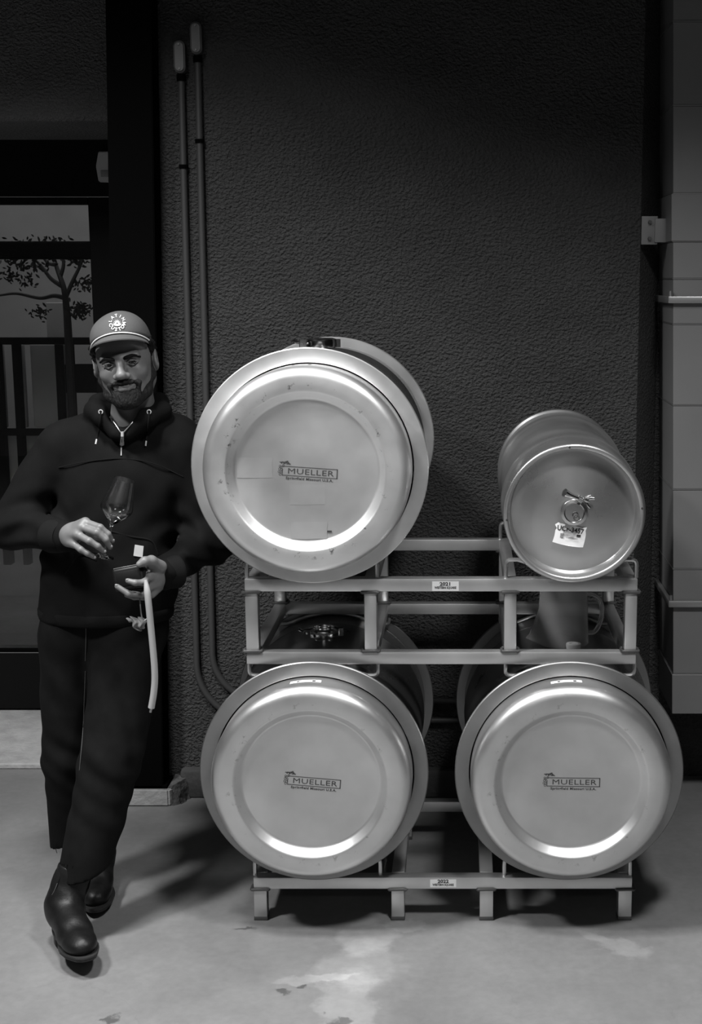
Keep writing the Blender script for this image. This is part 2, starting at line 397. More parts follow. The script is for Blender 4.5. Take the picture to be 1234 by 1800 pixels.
def sdf_mesh(name, prims, vox, disp=None, pad=0.02):
    lo = np.min([p.c - p.R for p in prims if p.op == 'u'], axis=0) - pad; hi = np.max([p.c + p.R for p in prims if p.op == 'u'], axis=0) + pad
    B = 12; nb = np.ceil((hi - lo) / (vox * B)).astype(int)
    g = np.stack(np.meshgrid(*[np.arange(n) for n in nb], indexing='ij'), -1).reshape(-1, 3)
    cen = lo + (g + 0.5) * B * vox; half = B * vox * 0.5 * math.sqrt(3)
    dc = field(prims, cen)
    g = g[np.abs(dc) < half * 1.5 + 0.012]
    ax = np.arange(B + 1); loc = np.stack(np.meshgrid(ax, ax, ax, indexing='ij'), -1)
    vals, keep = [], []
    for b in g:
        Q = lo + (b * B + loc) * vox; c = lo + (b + 0.5) * B * vox
        sel = [p for p in prims if p.op == 'i' or np.linalg.norm(p.c - c) - p.R < half + p.k + 0.02]
        if not any(p.op == 'u' for p in sel): continue
        d = field(prims, Q, sel)
        if disp is not None: d = d + disp(Q)
        if d.min() < 0 < d.max(): vals.append(d); keep.append(b)
    D = np.array(vals); g = np.array(keep)
    neg = D < 0
    cnt = sum(neg[:, i:i + B, j:j + B, k:k + B].astype(np.int8) for i in (0, 1) for j in (0, 1) for k in (0, 1))
    ib, ci, cj, ck = np.nonzero((cnt > 0) & (cnt < 8))
    cell = g[ib] * B + np.stack([ci, cj, ck], 1)
    crn = [(i, j, k) for i in (0, 1) for j in (0, 1) for k in (0, 1)]
    cv = np.stack([D[ib, ci + i, cj + j, ck + k] for i, j, k in crn], 1)
    acc = np.zeros((len(cell), 3)); num = np.zeros(len(cell))
    for a in range(8):
        for b in range(a + 1, 8):
            A, Bc = np.array(crn[a]), np.array(crn[b])
            if np.abs(A - Bc).sum() != 1: continue
            x, y = cv[:, a], cv[:, b]; m = (x < 0) != (y < 0)
            t = np.where(m, x / np.where(m, x - y, 1), 0)
            acc += m[:, None] * (A + t[:, None] * (Bc - A)); num += m
    verts = lo + (cell + acc / num[:, None]) * vox
    dims = nb * B + 4
    def cid(c): return ((c[:, 0] + 2) * dims[1] + c[:, 1] + 2) * dims[2] + c[:, 2] + 2
    ids = cid(cell); order = np.argsort(ids); sid = ids[order]; faces = []
    for a in range(3):
        e = np.zeros(3, int); e[a] = 1; b_, c_ = (a + 1) % 3, (a + 2) % 3
        eb = np.zeros(3, int); eb[b_] = 1; ec = np.zeros(3, int); ec[c_] = 1
        i1 = crn.index(tuple(e)); m = (cv[:, 0] < 0) != (cv[:, i1] < 0)
        base = cell[m]; q = []
        ok = np.ones(len(base), bool)
        for off in (0 * eb, eb, eb + ec, ec):
            w = cid(base - off); pos = np.clip(np.searchsorted(sid, w), 0, len(sid) - 1)
            ok &= sid[pos] == w; q.append(order[pos])
        q = np.stack(q, 1); fl = cv[m, 0] < 0
        q = np.where(fl[:, None], q, q[:, ::-1]); faces.append(q[ok])
    F = np.concatenate(faces)
    me = bpy.data.meshes.new(name)
    me.vertices.add(len(verts)); me.vertices.foreach_set('co', verts.astype(np.float32).ravel())
    me.loops.add(F.size); me.loops.foreach_set('vertex_index', F.astype(np.int32).ravel())
    me.polygons.add(len(F)); me.polygons.foreach_set('loop_start', np.arange(0, F.size, 4, dtype=np.int32))
    me.update(calc_edges=True)
    return me
def sdf_obj(name, prims, vox, m, parent, base, disp=None, label=None):
    me = sdf_mesh(name, prims, vox, disp)
    n = len(me.vertices); co = np.empty(n * 3, np.float32); me.vertices.foreach_get('co', co)
    co = co.reshape(-1, 3) - np.array(base, np.float32); me.vertices.foreach_set('co', co.ravel()); me.update()
    return link(me, name, m, parent, None, True, label, 180)
def hit(prims, u, v, disp=None, lift=0.0):
    """where the sight line of pixel (u, v) meets a modelled surface"""
    o = np.array([0, -CAM_D, CAM_H]); r = np.array(ray(u, v)); r /= np.linalg.norm(r); t = 2.8
    for _ in range(160):
        q = o + r * t; d = float(field(prims, q[None])[0])
        if d < 2e-4 or t > 6: break
        t += d * 0.7
    return Vector(o + r * (t - lift))
# ================================================================== THE SETTING
def struct(name, bm, m, label, smooth=False):
    o = finish(bm, name, m, smooth=smooth); tag(o, label, None, None, 'structure'); return o
WALL_Y = 0.95
bm = bmesh.new(); add_box(bm, -6, 4.5, -6.5, 6, -0.08, 0.0)
tag(struct('floor', bm, M_FLOOR, 'grey polished concrete floor with pale worn patches'), cat='floor')
bm = bmesh.new()      # stucco wall with a chamfered corner at its right end
pts = [(-1.085, WALL_Y), (0.578, WALL_Y), (0.664, 1.13), (0.664, 1.4), (-1.085, 1.4)]
lo = [bm.verts.new((x, y, 0.0)) for x, y in pts]; hi = [bm.verts.new((x, y, 3.9)) for x, y in pts]
bm.faces.new(lo); bm.faces.new(hi[::-1])
for i in range(5): bm.faces.new((lo[i], hi[i], hi[(i + 1) % 5], lo[(i + 1) % 5]))
tag(struct('wall_back', bm, M_STUCCO, 'rough dark grey stucco wall behind the barrels'), cat='wall')
bm = bmesh.new(); add_box(bm, 0.665, 3.0, 1.131, 1.4, 0.0, 3.9)
tag(struct('wall_right', bm, M_STUCCO, 'dark stucco wall behind the sheet metal duct'), cat='wall')
bm = bmesh.new(); add_box(bm, -4.5, -1.09, 1.2, 1.95, 2.31, 3.9, 0.02, 3)
tag(struct('wall_left', bm, M_STUCCO_L, 'rough stucco wall above the glazed door'), cat='wall')
bm = bmesh.new(); add_box(bm, -0.985, 0.60, 0.915, 1.0, 0.0, 0.103, 0.012, 2)
tag(struct('baseboard_back', bm, M_CURB, 'dark painted concrete curb along the stucco wall', True), cat='baseboard')
bm = bmesh.new(); add_box(bm, -4.5, -1.19, 1.205, 1.95, 0.0, 0.02, 0.004, 2)
tag(struct('trim_1', bm, M_PLINTH, 'pale concrete threshold slab in front of the door'), cat='threshold')
bm = bmesh.new(); add_box(bm, -4.5, 0.5, 4.0, 4.1, 0.0, 3.9)
tag(struct('wall_far', bm, M_PANEL, 'pale wall seen through the door glass'), cat='wall')
bm = bmesh.new(); add_box(bm, -4.5, -1.2, 1.95, 4.0, 3.0, 3.1)
tag(struct('ceiling', bm, M_DARKPAINT, 'dark ceiling of the room behind the door'), cat='ceiling')

bm = bmesh.new(); add_box(bm, -6.0, 4.5, -6.7, -6.5, 0.0, 3.9)
tag(struct('wall_front', bm, mat('pale_painted_wall', 0.55, 0.7, var=0.1, vscale=1.5), 'pale painted wall of the hall opposite the barrels'), cat='wall')

# glazed door in the alcove
DY = 1.85
bm = bmesh.new()
add_box(bm, -4.4, -1.195, DY - 0.03, DY + 0.05, 2.10, 2.31)
door = struct('door_1', bm, M_DOOR, 'black framed glazed door in the stucco alcove'); tag(door, cat='door')
def dpart(name, m, *b, bev=0.003):
    bm = bmesh.new(); add_box(bm, *b, bev); return finish(bm, name, m, door, smooth=False)
dpart('door_stile', M_DOOR, -1.46, -1.33, DY - 0.02, DY + 0.03, 0.03, 2.095)
dpart('door_jamb', M_DOOR, -1.325, -1.195, DY - 0.03, DY + 0.05, 0.02, 2.10)
dpart('door_stile', M_DOOR, -2.55, -2.42, DY - 0.02, DY + 0.03, 0.03, 2.095)
dpart('door_jamb', M_DOOR, -2.70, -2.555, DY - 0.03, DY + 0.05, 0.02, 2.10)
dpart('bottom_rail', M_DOOR, -2.42, -1.46, DY - 0.02, DY + 0.03, 0.03, 0.276)
dpart('top_rail', M_DOOR, -2.42, -1.46, DY - 0.02, DY + 0.03, 2.067, 2.095)
dpart('glass_pane', M_PANE, -2.42, -1.46, DY + 0.0, DY + 0.008, 0.276, 2.067, bev=0.0)
dpart('glazing_bead', M_DARKPAINT, -2.42, -1.46, DY - 0.026, DY - 0.018, 0.276, 0.290)
dpart('kick_plate_edge', M_STRAP, -2.42, -1.46, DY - 0.0225, DY - 0.0195, 0.268, 0.2705, bev=0.0)

# pale sensor box on the door head, partly behind the column
t = thing('door_sensor', 'small pale sensor box on the door frame beside the column', 'sensor', (-1.385, DY - 0.03, 2.148))
bm = bmesh.new(); add_prism(bm, [(-0.018, 0.002), (0.03, 0.0), (0.034, 0.115), (-0.014, 0.115), (-0.026, 0.06)], -0.035, 0.0)
bmesh.ops.bevel(bm, geom=bm.edges[:], offset=0.003, segments=2, affect='EDGES'); finish(bm, 'housing', M_WHITE, t)
bm = bmesh.new(); add_box(bm, -0.008, 0.022, -0.037, -0.033, 0.02, 0.045, 0.001); finish(bm, 'lens_cover', M_GREY_INK, t)

# what stands behind the glass: board screen on dark posts, planter tree, awning beam
SY = 3.0
def sx(u, v, Y=SY): return P(u, v, Y).x
def sz(v, Y=SY): return P(60, v, Y).z
t = thing('board_screen', 'pale board screen on black posts seen through the door glass', 'screen', (-2.1, SY, 0.0))
def scr(name, m, u0, u1, v0, v1, y0, y1):
    bm = bmesh.new(); add_box(bm, P(u0, v1, SY).x, P(u1, v1, SY).x, y0, y1, sz(v1), sz(v0), 0.003)
    shift(bm, (-2.1, SY, 0)); return finish(bm, name, m, t, smooth=False)
for u0, u1 in ((-60, -18), (-16, 10), (26, 46), (58, 118)): scr('board', M_PANEL, u0, u1, 606, 752, SY + 0.02, SY + 0.05)
for u0, u1 in ((-62, 118),): scr('low_board', M_PANEL, u0, u1, 766, 935, SY + 0.02, SY + 0.05)
scr('upper_board', M_GREY_INK, 80, 118, 532, 594, SY + 0.03, SY + 0.05)
for u0, u1 in ((11, 25), (46, 57), (119, 129), (140, 148)): scr('post', M_DARKPAINT, u0, u1, 596, 990, SY - 0.04, SY + 0.015)
for v0, v1 in ((593, 605), (753, 764)): scr('rail', M_DARKPAINT, -62, 185, v0, v1, SY - 0.05, SY + 0.01)
scr('rail', M_DARKPAINT, 118, 185, 640, 690, SY - 0.02, SY + 0.02)
bm = bmesh.new(); add_box(bm, -3.2, -1.6, 2.6, 2.8, P(60, 455, 2.6).z, P(60, 424, 2.6).z, 0.01)
tag(finish(bm, 'awning_beam', M_DARKPAINT, smooth=False), 'dark beam across the top of the view through the door', 'beam')
t = thing('planter_tree', 'small bare branched tree behind the door glass', 'tree', (P(112, 560, 2.85).x, 2.85, 0.0))
bx, by = t.location.x, t.location.y
rng = random.Random(3)
bm = bmesh.new()
q = [P(122, 620, 2.85), P(117, 540, 2.85), P(112, 505, 2.85), P(100, 470, 2.87), P(92, 440, 2.9)]
add_tube(bm, smooth_path([Vector((q[0].x, 2.85, 0.25))] + q, 5), [0.022 - 0.0006 * i for i in range(26)], 7); shift(bm, (bx, by, 0)); finish(bm, 'trunk', M_BARK, t)
for path in (((117, 520), (130, 490), (142, 465), (150, 440)), ((112, 505), (90, 490), (75, 470), (60, 455)), ((106, 487), (112, 465), (108, 440)), ((115, 524), (95, 520), (70, 524), (30, 516), (0, 519)), ((98, 465), (85, 462), (72, 447))):
    bm = bmesh.new(); pp = smooth_path([P(u, v, 2.86) for u, v in path], 5); add_tube(bm, pp, [0.011 - 0.006 * i / len(pp) for i in range(len(pp))], 6); shift(bm, (bx, by, 0)); finish(bm, 'branch', M_BARK, t)
for (u, v, n, s) in ((95, 440, 150, 24), (130, 450, 120, 20), (30, 446, 150, 30), (150, 500, 50, 18), (60, 468, 40, 24), (20, 485, 36, 18), (50, 495, 26, 14), (140, 545, 100, 16), (70, 548, 40, 14)):
    bm = bmesh.new()
    for _ in range(n):
        c = P(u + rng.gauss(0, s * 0.6), v + rng.gauss(0, s * 0.4), 2.82 + rng.uniform(-0.05, 0.08)); a = rng.uniform(0, 6.3); l = rng.uniform(0.008, 0.015)
        d = Vector((math.cos(a), rng.uniform(-.4, .4), math.sin(a))).normalized(); e = d.cross(Vector((0, 1, 0.3))).normalized()
        w = [bm.verts.new(c + d * l * x + e * l * y) for x, y in ((-1, 0), (-.3, .42), (.5, .3), (1, 0), (.5, -.3), (-.3, -.42))]; bm.faces.new(w)
    shift(bm, (bx, by, 0)); o = finish(bm, 'leaf_clump', M_LEAF, t, smooth=False); o['kind'] = 'stuff'
bm = bmesh.new(); add_lathe(bm, [(0.0, 0.0), (0.13, 0.0), (0.17, 0.3), (0.155, 0.3), (0.15, 0.27), (0.0, 0.27)], 20); shift(bm, (0, 0, -0.0)); finish(bm, 'pot', M_CURB, t)

# black steel column on its chipped concrete plinth
t = thing('steel_column', 'black painted steel column beside the door', 'column', (-1.12, 0.9, 0.0615))
bm = bmesh.new()
yf, yb = 0.848, 0.948
zb, zt = 0.0615, 3.9
def edge_x(u0, u1, z):      # the shaft's edges lean a little, as measured
    a, b = P(u0, 0, yf), P(u1, 1388, yf); return a.x + (b.x - a.x) * (z - a.z) / (b.z - a.z)
xl0, xl1, xr0, xr1 = edge_x(185, 207, zb), edge_x(185, 207, zt), edge_x(265, 287, zb), edge_x(265, 287, zt)
add_hexa(bm, [(xl0, yf, zb), (xr0, yf, zb), (xr0, yb, zb), (xl0, yb, zb), (xl1, yf, zt), (xr1, yf, zt), (xr1, yb, zt), (xl1, yb, zt)])
shift(bm, (-1.12, 0.9, 0.0615)); bmesh.ops.bevel(bm, geom=bm.edges[:], offset=0.003, segments=2, affect='EDGES')
finish(bm, 'shaft', M_DARKPAINT, t)
bm = bmesh.new(); add_box(bm, -0.06, 0.105, -0.052, 0.046, 0.0, 0.012, 0.002); finish(bm, 'base_plate', M_DARKPAINT, t)
bm = bmesh.new()
ol = [(-1.30, 0.842), (-1.01, 0.842), (-0.992, 0.866), (-0.995, 0.95), (-1.30, 0.95)]
a = [bm.verts.new((x, y, 0)) for x, y in ol]; b = [bm.verts.new((x, y, 0.0613)) for x, y in ol]
bm.faces.new(a); bm.faces.new(b[::-1])
for i in range(5): bm.faces.new((a[i], b[i], b[(i + 1) % 5], a[(i + 1) % 5]))
bmesh.ops.bevel(bm, geom=bm.edges[:], offset=0.005, segments=2, affect='EDGES')
tag(struct('trim_2', bm, M_PLINTH, 'pale concrete plinth under the black column', True), cat='plinth')
bm = bmesh.new()      # broken dark paint and mortar at the plinth corner
add_hexa(bm, [(-1.005, 0.846, 0), (-0.972, 0.868, 0), (-0.955, 0.915, 0), (-0.998, 0.93, 0), (-1.015, 0.850, 0.064), (-0.988, 0.872, 0.072), (-0.96, 0.92, 0.075), (-1.0, 0.94, 0.08)])
bmesh.ops.subdivide_edges(bm, edges=bm.edges[:], cuts=3, use_grid_fill=True)
rng = random.Random(8)
for v in bm.verts: v.co += Vector((rng.uniform(-1, 1), rng.uniform(-1, 1), rng.uniform(-.6, .6))) * 0.005
tag(struct('trim_3', bm, M_CHIP, 'chipped dark mortar at the plinth corner', True), cat='mortar')

# two electrical conduits on the wall
def conduit(label, x_top, x_bot, z_body, z_run, bend, z_coupling, x_end):
    t = thing('conduit', label, 'conduit', (x_bot, 0.935, 0.0), group='conduits on the stucco wall')
    bx = x_bot; r = 0.0112
    def X(z): return (x_top - x_bot) * max(0, (z - 0.6)) / 1.9
    bm = bmesh.new()
    pts = [Vector((X(z), 0, z)) for z in (z_body, 2.0, 1.4, 1.0, z_run + bend)]
    for k in range(1, 13):
        a = k / 12 * PI / 2; pts.append(Vector((bend * (1 - math.cos(a)), 0, z_run + bend - bend * math.sin(a))))
    pts.append(Vector((x_end - bx, 0, z_run)))
    add_tube(bm, pts, r, 14); finish(bm, 'pipe', M_CONDUIT, t)
    # conduit body: long rounded box with a gasketed cover and two screws
    def pill(bm, w, h, y0, y1, cx, cz, n=10):
        ol = []
        for k in range(n + 1): a = k / n * PI; ol.append((cx + w * math.cos(a), cz + h / 2 - w + w * math.sin(a)))
        for k in range(n + 1): a = PI + k / n * PI; ol.append((cx + w * math.cos(a), cz - h / 2 + w + w * math.sin(a)))
        add_prism(bm, ol, y0, y1)
    cz = z_body + 0.05; cx = X(z_body + 0.05)
    bm = bmesh.new(); pill(bm, 0.0185, 0.10, -0.022, 0.014, cx, cz); bmesh.ops.bevel(bm, geom=[e for e in bm.edges if abs(e.verts[0].co.y - e.verts[1].co.y) < 1e-6], offset=0.002, segments=2, affect='EDGES')
    body = finish(bm, 'conduit_body', M_CONDUIT, t)
    bm = bmesh.new(); pill(bm, 0.0135, 0.088, -0.026, -0.021, cx, cz); finish(bm, 'cover', M_DUCT, body)
    for s in (-1, 1):
        bm = bmesh.new(); add_lathe(bm, [(0.0, 0.0045), (0.003, 0.0045), (0.0035, 0.0)], 10, Matrix.Translation((cx, -0.0255, cz + s * 0.037)) @ AXIS_Y); finish(bm, 'screw', M_STRAP, body)
    for zc, hh in ((z_body - 0.012, 0.02), (z_coupling, 0.012)):
        bm = bmesh.new(); add_lathe(bm, [(0.0, -hh / 2), (0.0145, -hh / 2), (0.015, 0), (0.0145, hh / 2), (0.0, hh / 2)], 16, Matrix.Translation((X(zc), 0, zc))); finish(bm, 'coupling', M_DARKPAINT, t)
conduit('shorter conduit on the stucco wall, nearer the black column', -0.902, -0.917, 2.428, 0.277, 0.20, 2.14, 0.5)
conduit('taller conduit on the stucco wall, nearer the upper barrel', -0.848, -0.862, 2.485, 0.346, 0.17, 2.22, 0.5)

# sheet-metal duct at the right edge
t = thing('sheet_metal_duct', 'grey sheet metal duct strapped to the wall at the right', 'duct', (0.9, 0.97, 0.341))
def dx(z): return 0.7045 - (z - 0.341) * 0.0258
seams = [0.341, 0.48, 0.839, 1.105, 1.38, 1.64, 1.783, 1.899, 2.048, 2.316, 2.567, 3.3]
FY, BY = 0.81, 1.128
for i in range(len(seams) - 1):
    z0, z1 = seams[i] + 0.0015, seams[i + 1] - 0.0015; o = 0.006 if seams[i] == 1.899 else (0.004 if i == 0 else 0.0)
    bm = bmesh.new()
    add_hexa(bm, [(dx(z0) - o, FY - o, z0), (1.35, FY - o, z0), (1.35, BY, z0), (dx(z0) - o, BY, z0), (dx(z1) - o, FY - o, z1), (1.35, FY - o, z1), (1.35, BY, z1), (dx(z1) - o, BY, z1)])
    shift(bm, t.location); bmesh.ops.bevel(bm, geom=bm.edges[:], offset=0.0015, segments=1, affect='EDGES'); finish(bm, 'duct_panel', M_DUCT, t, smooth=False)
for z in seams[1:-1]:
    bm = bmesh.new(); add_box(bm, dx(z) - 0.002, 1.352, FY - 0.002, BY, z - 0.0013, z + 0.0013); shift(bm, t.location); finish(bm, 'seam_strip', M_STRAP, t, smooth=False)
for z in (1.717, 0.7236):
    bm = bmesh.new(); add_box(bm, dx(z) - 0.016, 1.37, FY - 0.018, FY - 0.003, z - 0.011, z + 0.011, 0.003)
    add_box(bm, dx(z) - 0.018, dx(z) - 0.003, FY - 0.017, BY, z - 0.011, z + 0.011, 0.003); shift(bm, t.location)
    st = finish(bm, 'strap', M_STRAP, t)
    bm = bmesh.new(); add_lathe(bm, [(0, 0.018), (0.005, 0.018), (0.006, 0.0)], 8, Matrix.Translation((dx(z) - 0.01, FY - 0.010, z + 0.010))); shift(bm, t.location); finish(bm, 'strap_bolt', M_STRAP, st)
bm = bmesh.new(); add_box(bm, 0.5795, 0.632, 0.938, 0.949, 1.893, 1.984, 0.002); add_box(bm, 0.622, 0.663, 0.93, 0.949, 1.90, 1.976, 0.002); shift(bm, t.location); br = finish(bm, 'wall_bracket', M_DUCT, t)
for z in (1.965, 1.912):
    bm = bmesh.new(); add_lathe(bm, [(0, 0.012), (0.006, 0.012), (0.007, 0.0)], 6, Matrix.Translation((0.606, 0.939, z)) @ AXIS_Y); shift(bm, t.location); finish(bm, 'bolt', M_WELD, br)

# ================================================================== RACKS
POST_U = [(-0.592, -0.557), (-0.2695, -0.236), (0.110, 0.1435), (0.437, 0.470)]
LEG_X = [(-0.590, -0.553), (-0.2037, -0.1668), (0.0449, 0.0834), (0.4347, 0.473)]
RF, RB, TW = 0.0, 0.597, 0.036        # front face, back face, tube width
SEATS = (-0.411, 0.291); HALF = 0.1765
def tube_box(parent, base, name, *b, m=None):
    bm = bmesh.new(); add_box(bm, *b, 0.003, 2); shift(bm, base); return finish(bm, name, m or M_RACK, parent)
def weld(parent, base, x0, x1, y0, y1, z):
    bm = bmesh.new(); e = 0.006
    pts = round_path([(x0 - e, y0 - e * 0.3, z), (x1 + e, y0 - e * 0.3, z), (x1 + e, y1, z), (x0 - e, y1, z), (x0 - e, y0 - e * 0.3 + 0.0005, z)], 0.006, 3)
    for i, p in enumerate(pts): p.z += 0.0012 * math.sin(i * 2.1)
    add_tube(bm, pts, 0.0042, 6); shift(bm, base); finish(bm, 'weld_bead', M_WELD, parent)
def cradle(parent, base, cx, yc, z_rail, r_body, z_c, sgn=1, zc_up=0.049, corner=0.014):
    """bent rod: up from the rail, round corner, then along the underside (sgn -1: upper side) of the barrel"""
    R = r_body + 0.006; rod = 0.0058
    pts = [Vector((cx - HALF, yc, z_rail)), Vector((cx - HALF, yc, z_rail + sgn * zc_up))]
    xs = [-0.145 + 0.29 * k / 14 for k in range(15)]
    arc = [Vector((cx + x, yc, z_c - sgn * math.sqrt(max(R * R - x * x, 1e-4)))) for x in xs]
    if sgn > 0:
        for p in arc: p.z = min(p.z, z_rail + zc_up)
    else:
        for p in arc: p.z = max(p.z, z_rail - zc_up)
    path = round_path(pts + [arc[0]], corner, 4)[:-1] + arc
    right = [Vector((cx + HALF, yc, z_rail + sgn * zc_up)), Vector((cx + HALF, yc, z_rail))]
    path = path[:-1] + round_path([arc[-1]] + right, corner, 4)
    bm = bmesh.new(); add_tube(bm, path, rod, 8); shift(bm, base); finish(bm, 'cradle_rod', M_ROD, parent)
def sticker(parent, base, cx, z, y, w, h, year):
    bm = bmesh.new(); add_box(bm, cx - w / 2, cx + w / 2, y - 0.0006, y, z - h / 2, z + h / 2); shift(bm, base)
    s = finish(bm, 'sticker', M_PAPER, parent, smooth=False, label='white sticker with a year and maker name')
    bm = bmesh.new()
    V, F = text_mesh(year, 0.0135, 0.0006, 1.15); add_flat(bm, V, F, lambda a, b: Vector((cx + a, y - 0.0009, z + 0.0055 + b)))
    V, F = text_mesh('WESTERN SQUARE', 0.0088, 0.0004, 1.0); k = w * 0.82 / (max(a for a, b in V) - min(a for a, b in V))
    add_flat(bm, [(a * k, b) for a, b in V], F, lambda a, b: Vector((cx + a, y - 0.0009, z - 0.0045 + b)))
    shift(bm, base); finish(bm, 'sticker_print', M_INK, s, smooth=False)

# lower rack, standing on the floor
t = thing('barrel_rack', 'lower steel barrel rack with short legs on the floor', 'barrel rack', (-0.06, 0.3, 0.0), group='steel barrel racks')
b0 = t.location.copy()
for y0 in (RF, RB - TW):
    tube_box(t, b0, 'rail', -0.590, 0.473, y0, y0 + TW, 0.094, 0.1285)
    for x0, x1 in LEG_X:
        tube_box(t, b0, 'leg', x0, x1, y0, y0 + TW, 0.006, 0.0935)
        bm = bmesh.new(); add_box(bm, x0 - 0.001, x1 + 0.001, y0 - 0.001, y0 + TW + 0.001, 0.0, 0.012, 0.002); shift(bm, b0); finish(bm, 'foot_cap', M_WELD, t)
        weld(t, b0, x0, x1, y0, y0 + TW, 0.0925)
for x0, x1 in LEG_X: tube_box(t, b0, 'cross_bar', x0, x1, RF + TW + 0.001, RB - TW - 0.001, 0.094, 0.1285)
for sxx in SEATS:
    for yc in (0.018, RB - 0.018): cradle(t, b0, sxx, yc, 0.1285, 0.284, 0.456)
sticker(t, b0, P(779, 1553, 0).x, 0.1118, -0.0003, 0.073, 0.023, '2022')

# upper rack, carried by the two lower barrels
t = thing('barrel_rack', 'upper steel barrel rack resting on the two lower barrels', 'barrel rack', (-0.06, 0.3, 0.7466), group='steel barrel racks')
b0 = t.location.copy()
for y0 in (RF, RB - TW):
    tube_box(t, b0, 'rail', -0.592, 0.470, y0, y0 + TW, 0.950, 0.9855)
    tube_box(t, b0, 'rail', -0.592, 0.470, y0, y0 + TW, 0.7466, 0.781)
    for x0, x1 in POST_U:
        tube_box(t, b0, 'post', x0, x1, y0, y0 + TW, 0.7815, 0.9495)
        for z in (0.7835, 0.9475): weld(t, b0, x0, x1, y0, y0 + TW, z)
for x0, x1 in POST_U:
    for z in ((0.7466, 0.781), (0.950, 0.9855)): tube_box(t, b0, 'cross_bar', x0, x1, RF + TW + 0.001, RB - TW - 0.001, *z)
for i, sxx in enumerate(SEATS):
    for yc in (0.018, RB - 0.018):
        if i == 0: cradle(t, b0, sxx, yc, 0.9855, 0.284, 1.2965)
        else: cradle(t, b0, sxx, yc, 0.9855, 0.284, 1.2900 + (0.0275 if yc > 0.1 else 0.0))
        cradle(t, b0, sxx, yc, 0.7466, 0.2845, 0.456, -1, 0.036)
sticker(t, b0, P(783, 1030, 0).x, 0.9655, -0.0003, 0.072, 0.026, '2021')

# ================================================================== BARRELS
R_RING, R_BODY, R_HEAD, HL, YM = 0.312, 0.284, 0.2695, 0.33, 0.28
def head_profile():
    p = [(R_HEAD - 0.004, 0.30), (R_HEAD, 0.312), (R_HEAD, 0.391)]
    rr = 0.032
    for k in range(1, 9): a = k / 8 * PI / 2 * 0.93; p.append((R_HEAD - rr + rr * math.cos(a), 0.391 + rr * math.sin(a)))
    p += [(0.225, 0.4235), (0.209, 0.4235), (0.2055, 0.4222), (0.202, 0.4190), (0.190, 0.4055), (0.186, 0.4020), (0.182, 0.4010), (0.12, 0.4016), (0.06, 0.4020), (0.0, 0.4021)]
    return p
def add_logo(parent, ang, off, z0):
    """framed maker name with grapes and leaf, printed on the head panel"""
    Mr = Matrix.Rotation(math.radians(ang), 2)
    def W_(x, y):
        q = Mr @ Vector((x, y)); return Vector((q.x + off[0], -0.4028, q.y + off[1]))
    bm = bmesh.new(); w, h, l = 0.0715, 0.0125, 0.0016
    def rect(x0, x1, y0, y1): add_flat(bm, [(x0, y0), (x1, y0), (x1, y1), (x0, y1)], [(0, 1, 2, 3)], W_)
    rect(-w, w, h - l, h); rect(-w, w, -h, -h + l); rect(w - 1.6 * l, w, -h, h); rect(-w, -w + l, -h, h * 0.3)
    V, F = text_mesh('MUELLER', 0.0205, 0.0, 1.0, 1.05); k = 0.118 / (max(a for a, b in V) - min(a for a, b in V))
    add_flat(bm, [(a * k + 0.002, b - 0.0005) for a, b in V], F, W_)
    V, F = text_mesh('Springfield Missouri U.S.A.', 0.0092, 0.0003, 1.0, 1.1); k = 0.122 / (max(a for a, b in V) - min(a for a, b in V))
    add_flat(bm, [(a * k, b - 0.0185) for a, b in V], F, W_)
    rng = random.Random(5)
    for gx, gy in ((-0.078, 0.004), (-0.074, -0.004), (-0.079, -0.0035), (-0.0745, 0.0085), (-0.069, 0.0125), (-0.077, 0.011), (-0.0725, 0.003), (-0.076, -0.010)):
        n = 12; ro, ri = 0.0032, 0.0022
        V = [(gx + r * math.cos(2 * PI * i / n), gy + r * math.sin(2 * PI * i / n)) for r in (ro, ri) for i in range(n)]
        add_flat(bm, V, [(i, (i + 1) % n, n + (i + 1) % n, n + i) for i in range(n)], W_)
    for lx, ly, s, a in ((-0.066, 0.0205, 0.010, 0.3), (-0.0555, 0.019, 0.009, -0.5), (-0.060, 0.0235, 0.008, 1.1), (-0.074, 0.021, 0.008, 2.8)):
        ol = []
        for i in range(14):
            b = 2 * PI * i / 14; r = s * (0.75 + 0.3 * math.cos(3 * b)) * (0.9 if i % 2 else 0.55); ol.append((lx + r * math.cos(b + a), ly + 0.55 * r * math.sin(b + a)))
        add_flat(bm, ol, [tuple(range(14))], W_)
    finish(bm, 'logo_print', M_INK, parent, smooth=False, label='printed maker logo with grapes')
def side_label(parent, x0, x1, h0, h1):
    bm = bmesh.new(); n = 8; r = R_HEAD + 0.0007
    a0, a1 = math.asin(x0 / r), math.asin(x1 / r)
    V = [[bm.verts.new((r * math.sin(a0 + (a1 - a0) * i / n), -h, r * math.cos(a0 + (a1 - a0) * i / n))) for i in range(n + 1)] for h in (h0, h1)]
    for i in range(n): bm.faces.new((V[0][i], V[0][i + 1], V[1][i + 1], V[1][i]))
    o = finish(bm, 'paper_label', M_PAPER, parent, label='white paper label')
    r += 0.0005
    for s0, s1, g0, g1 in ((0.22, 0.30, 0.3, 0.7), (0.72, 0.82, 0.3, 0.8)):
        bm = bmesh.new()
        q = [(a0 + (a1 - a0) * s, h0 + (h1 - h0) * g) for s, g in ((s0, g0), (s1, g0), (s1, g1), (s0, g1))]
        bm.faces.new([bm.verts.new((r * math.sin(a), -h, r * math.cos(a))) for a, h in q])
        finish(bm, 'label_mark', M_INK, o, smooth=False)
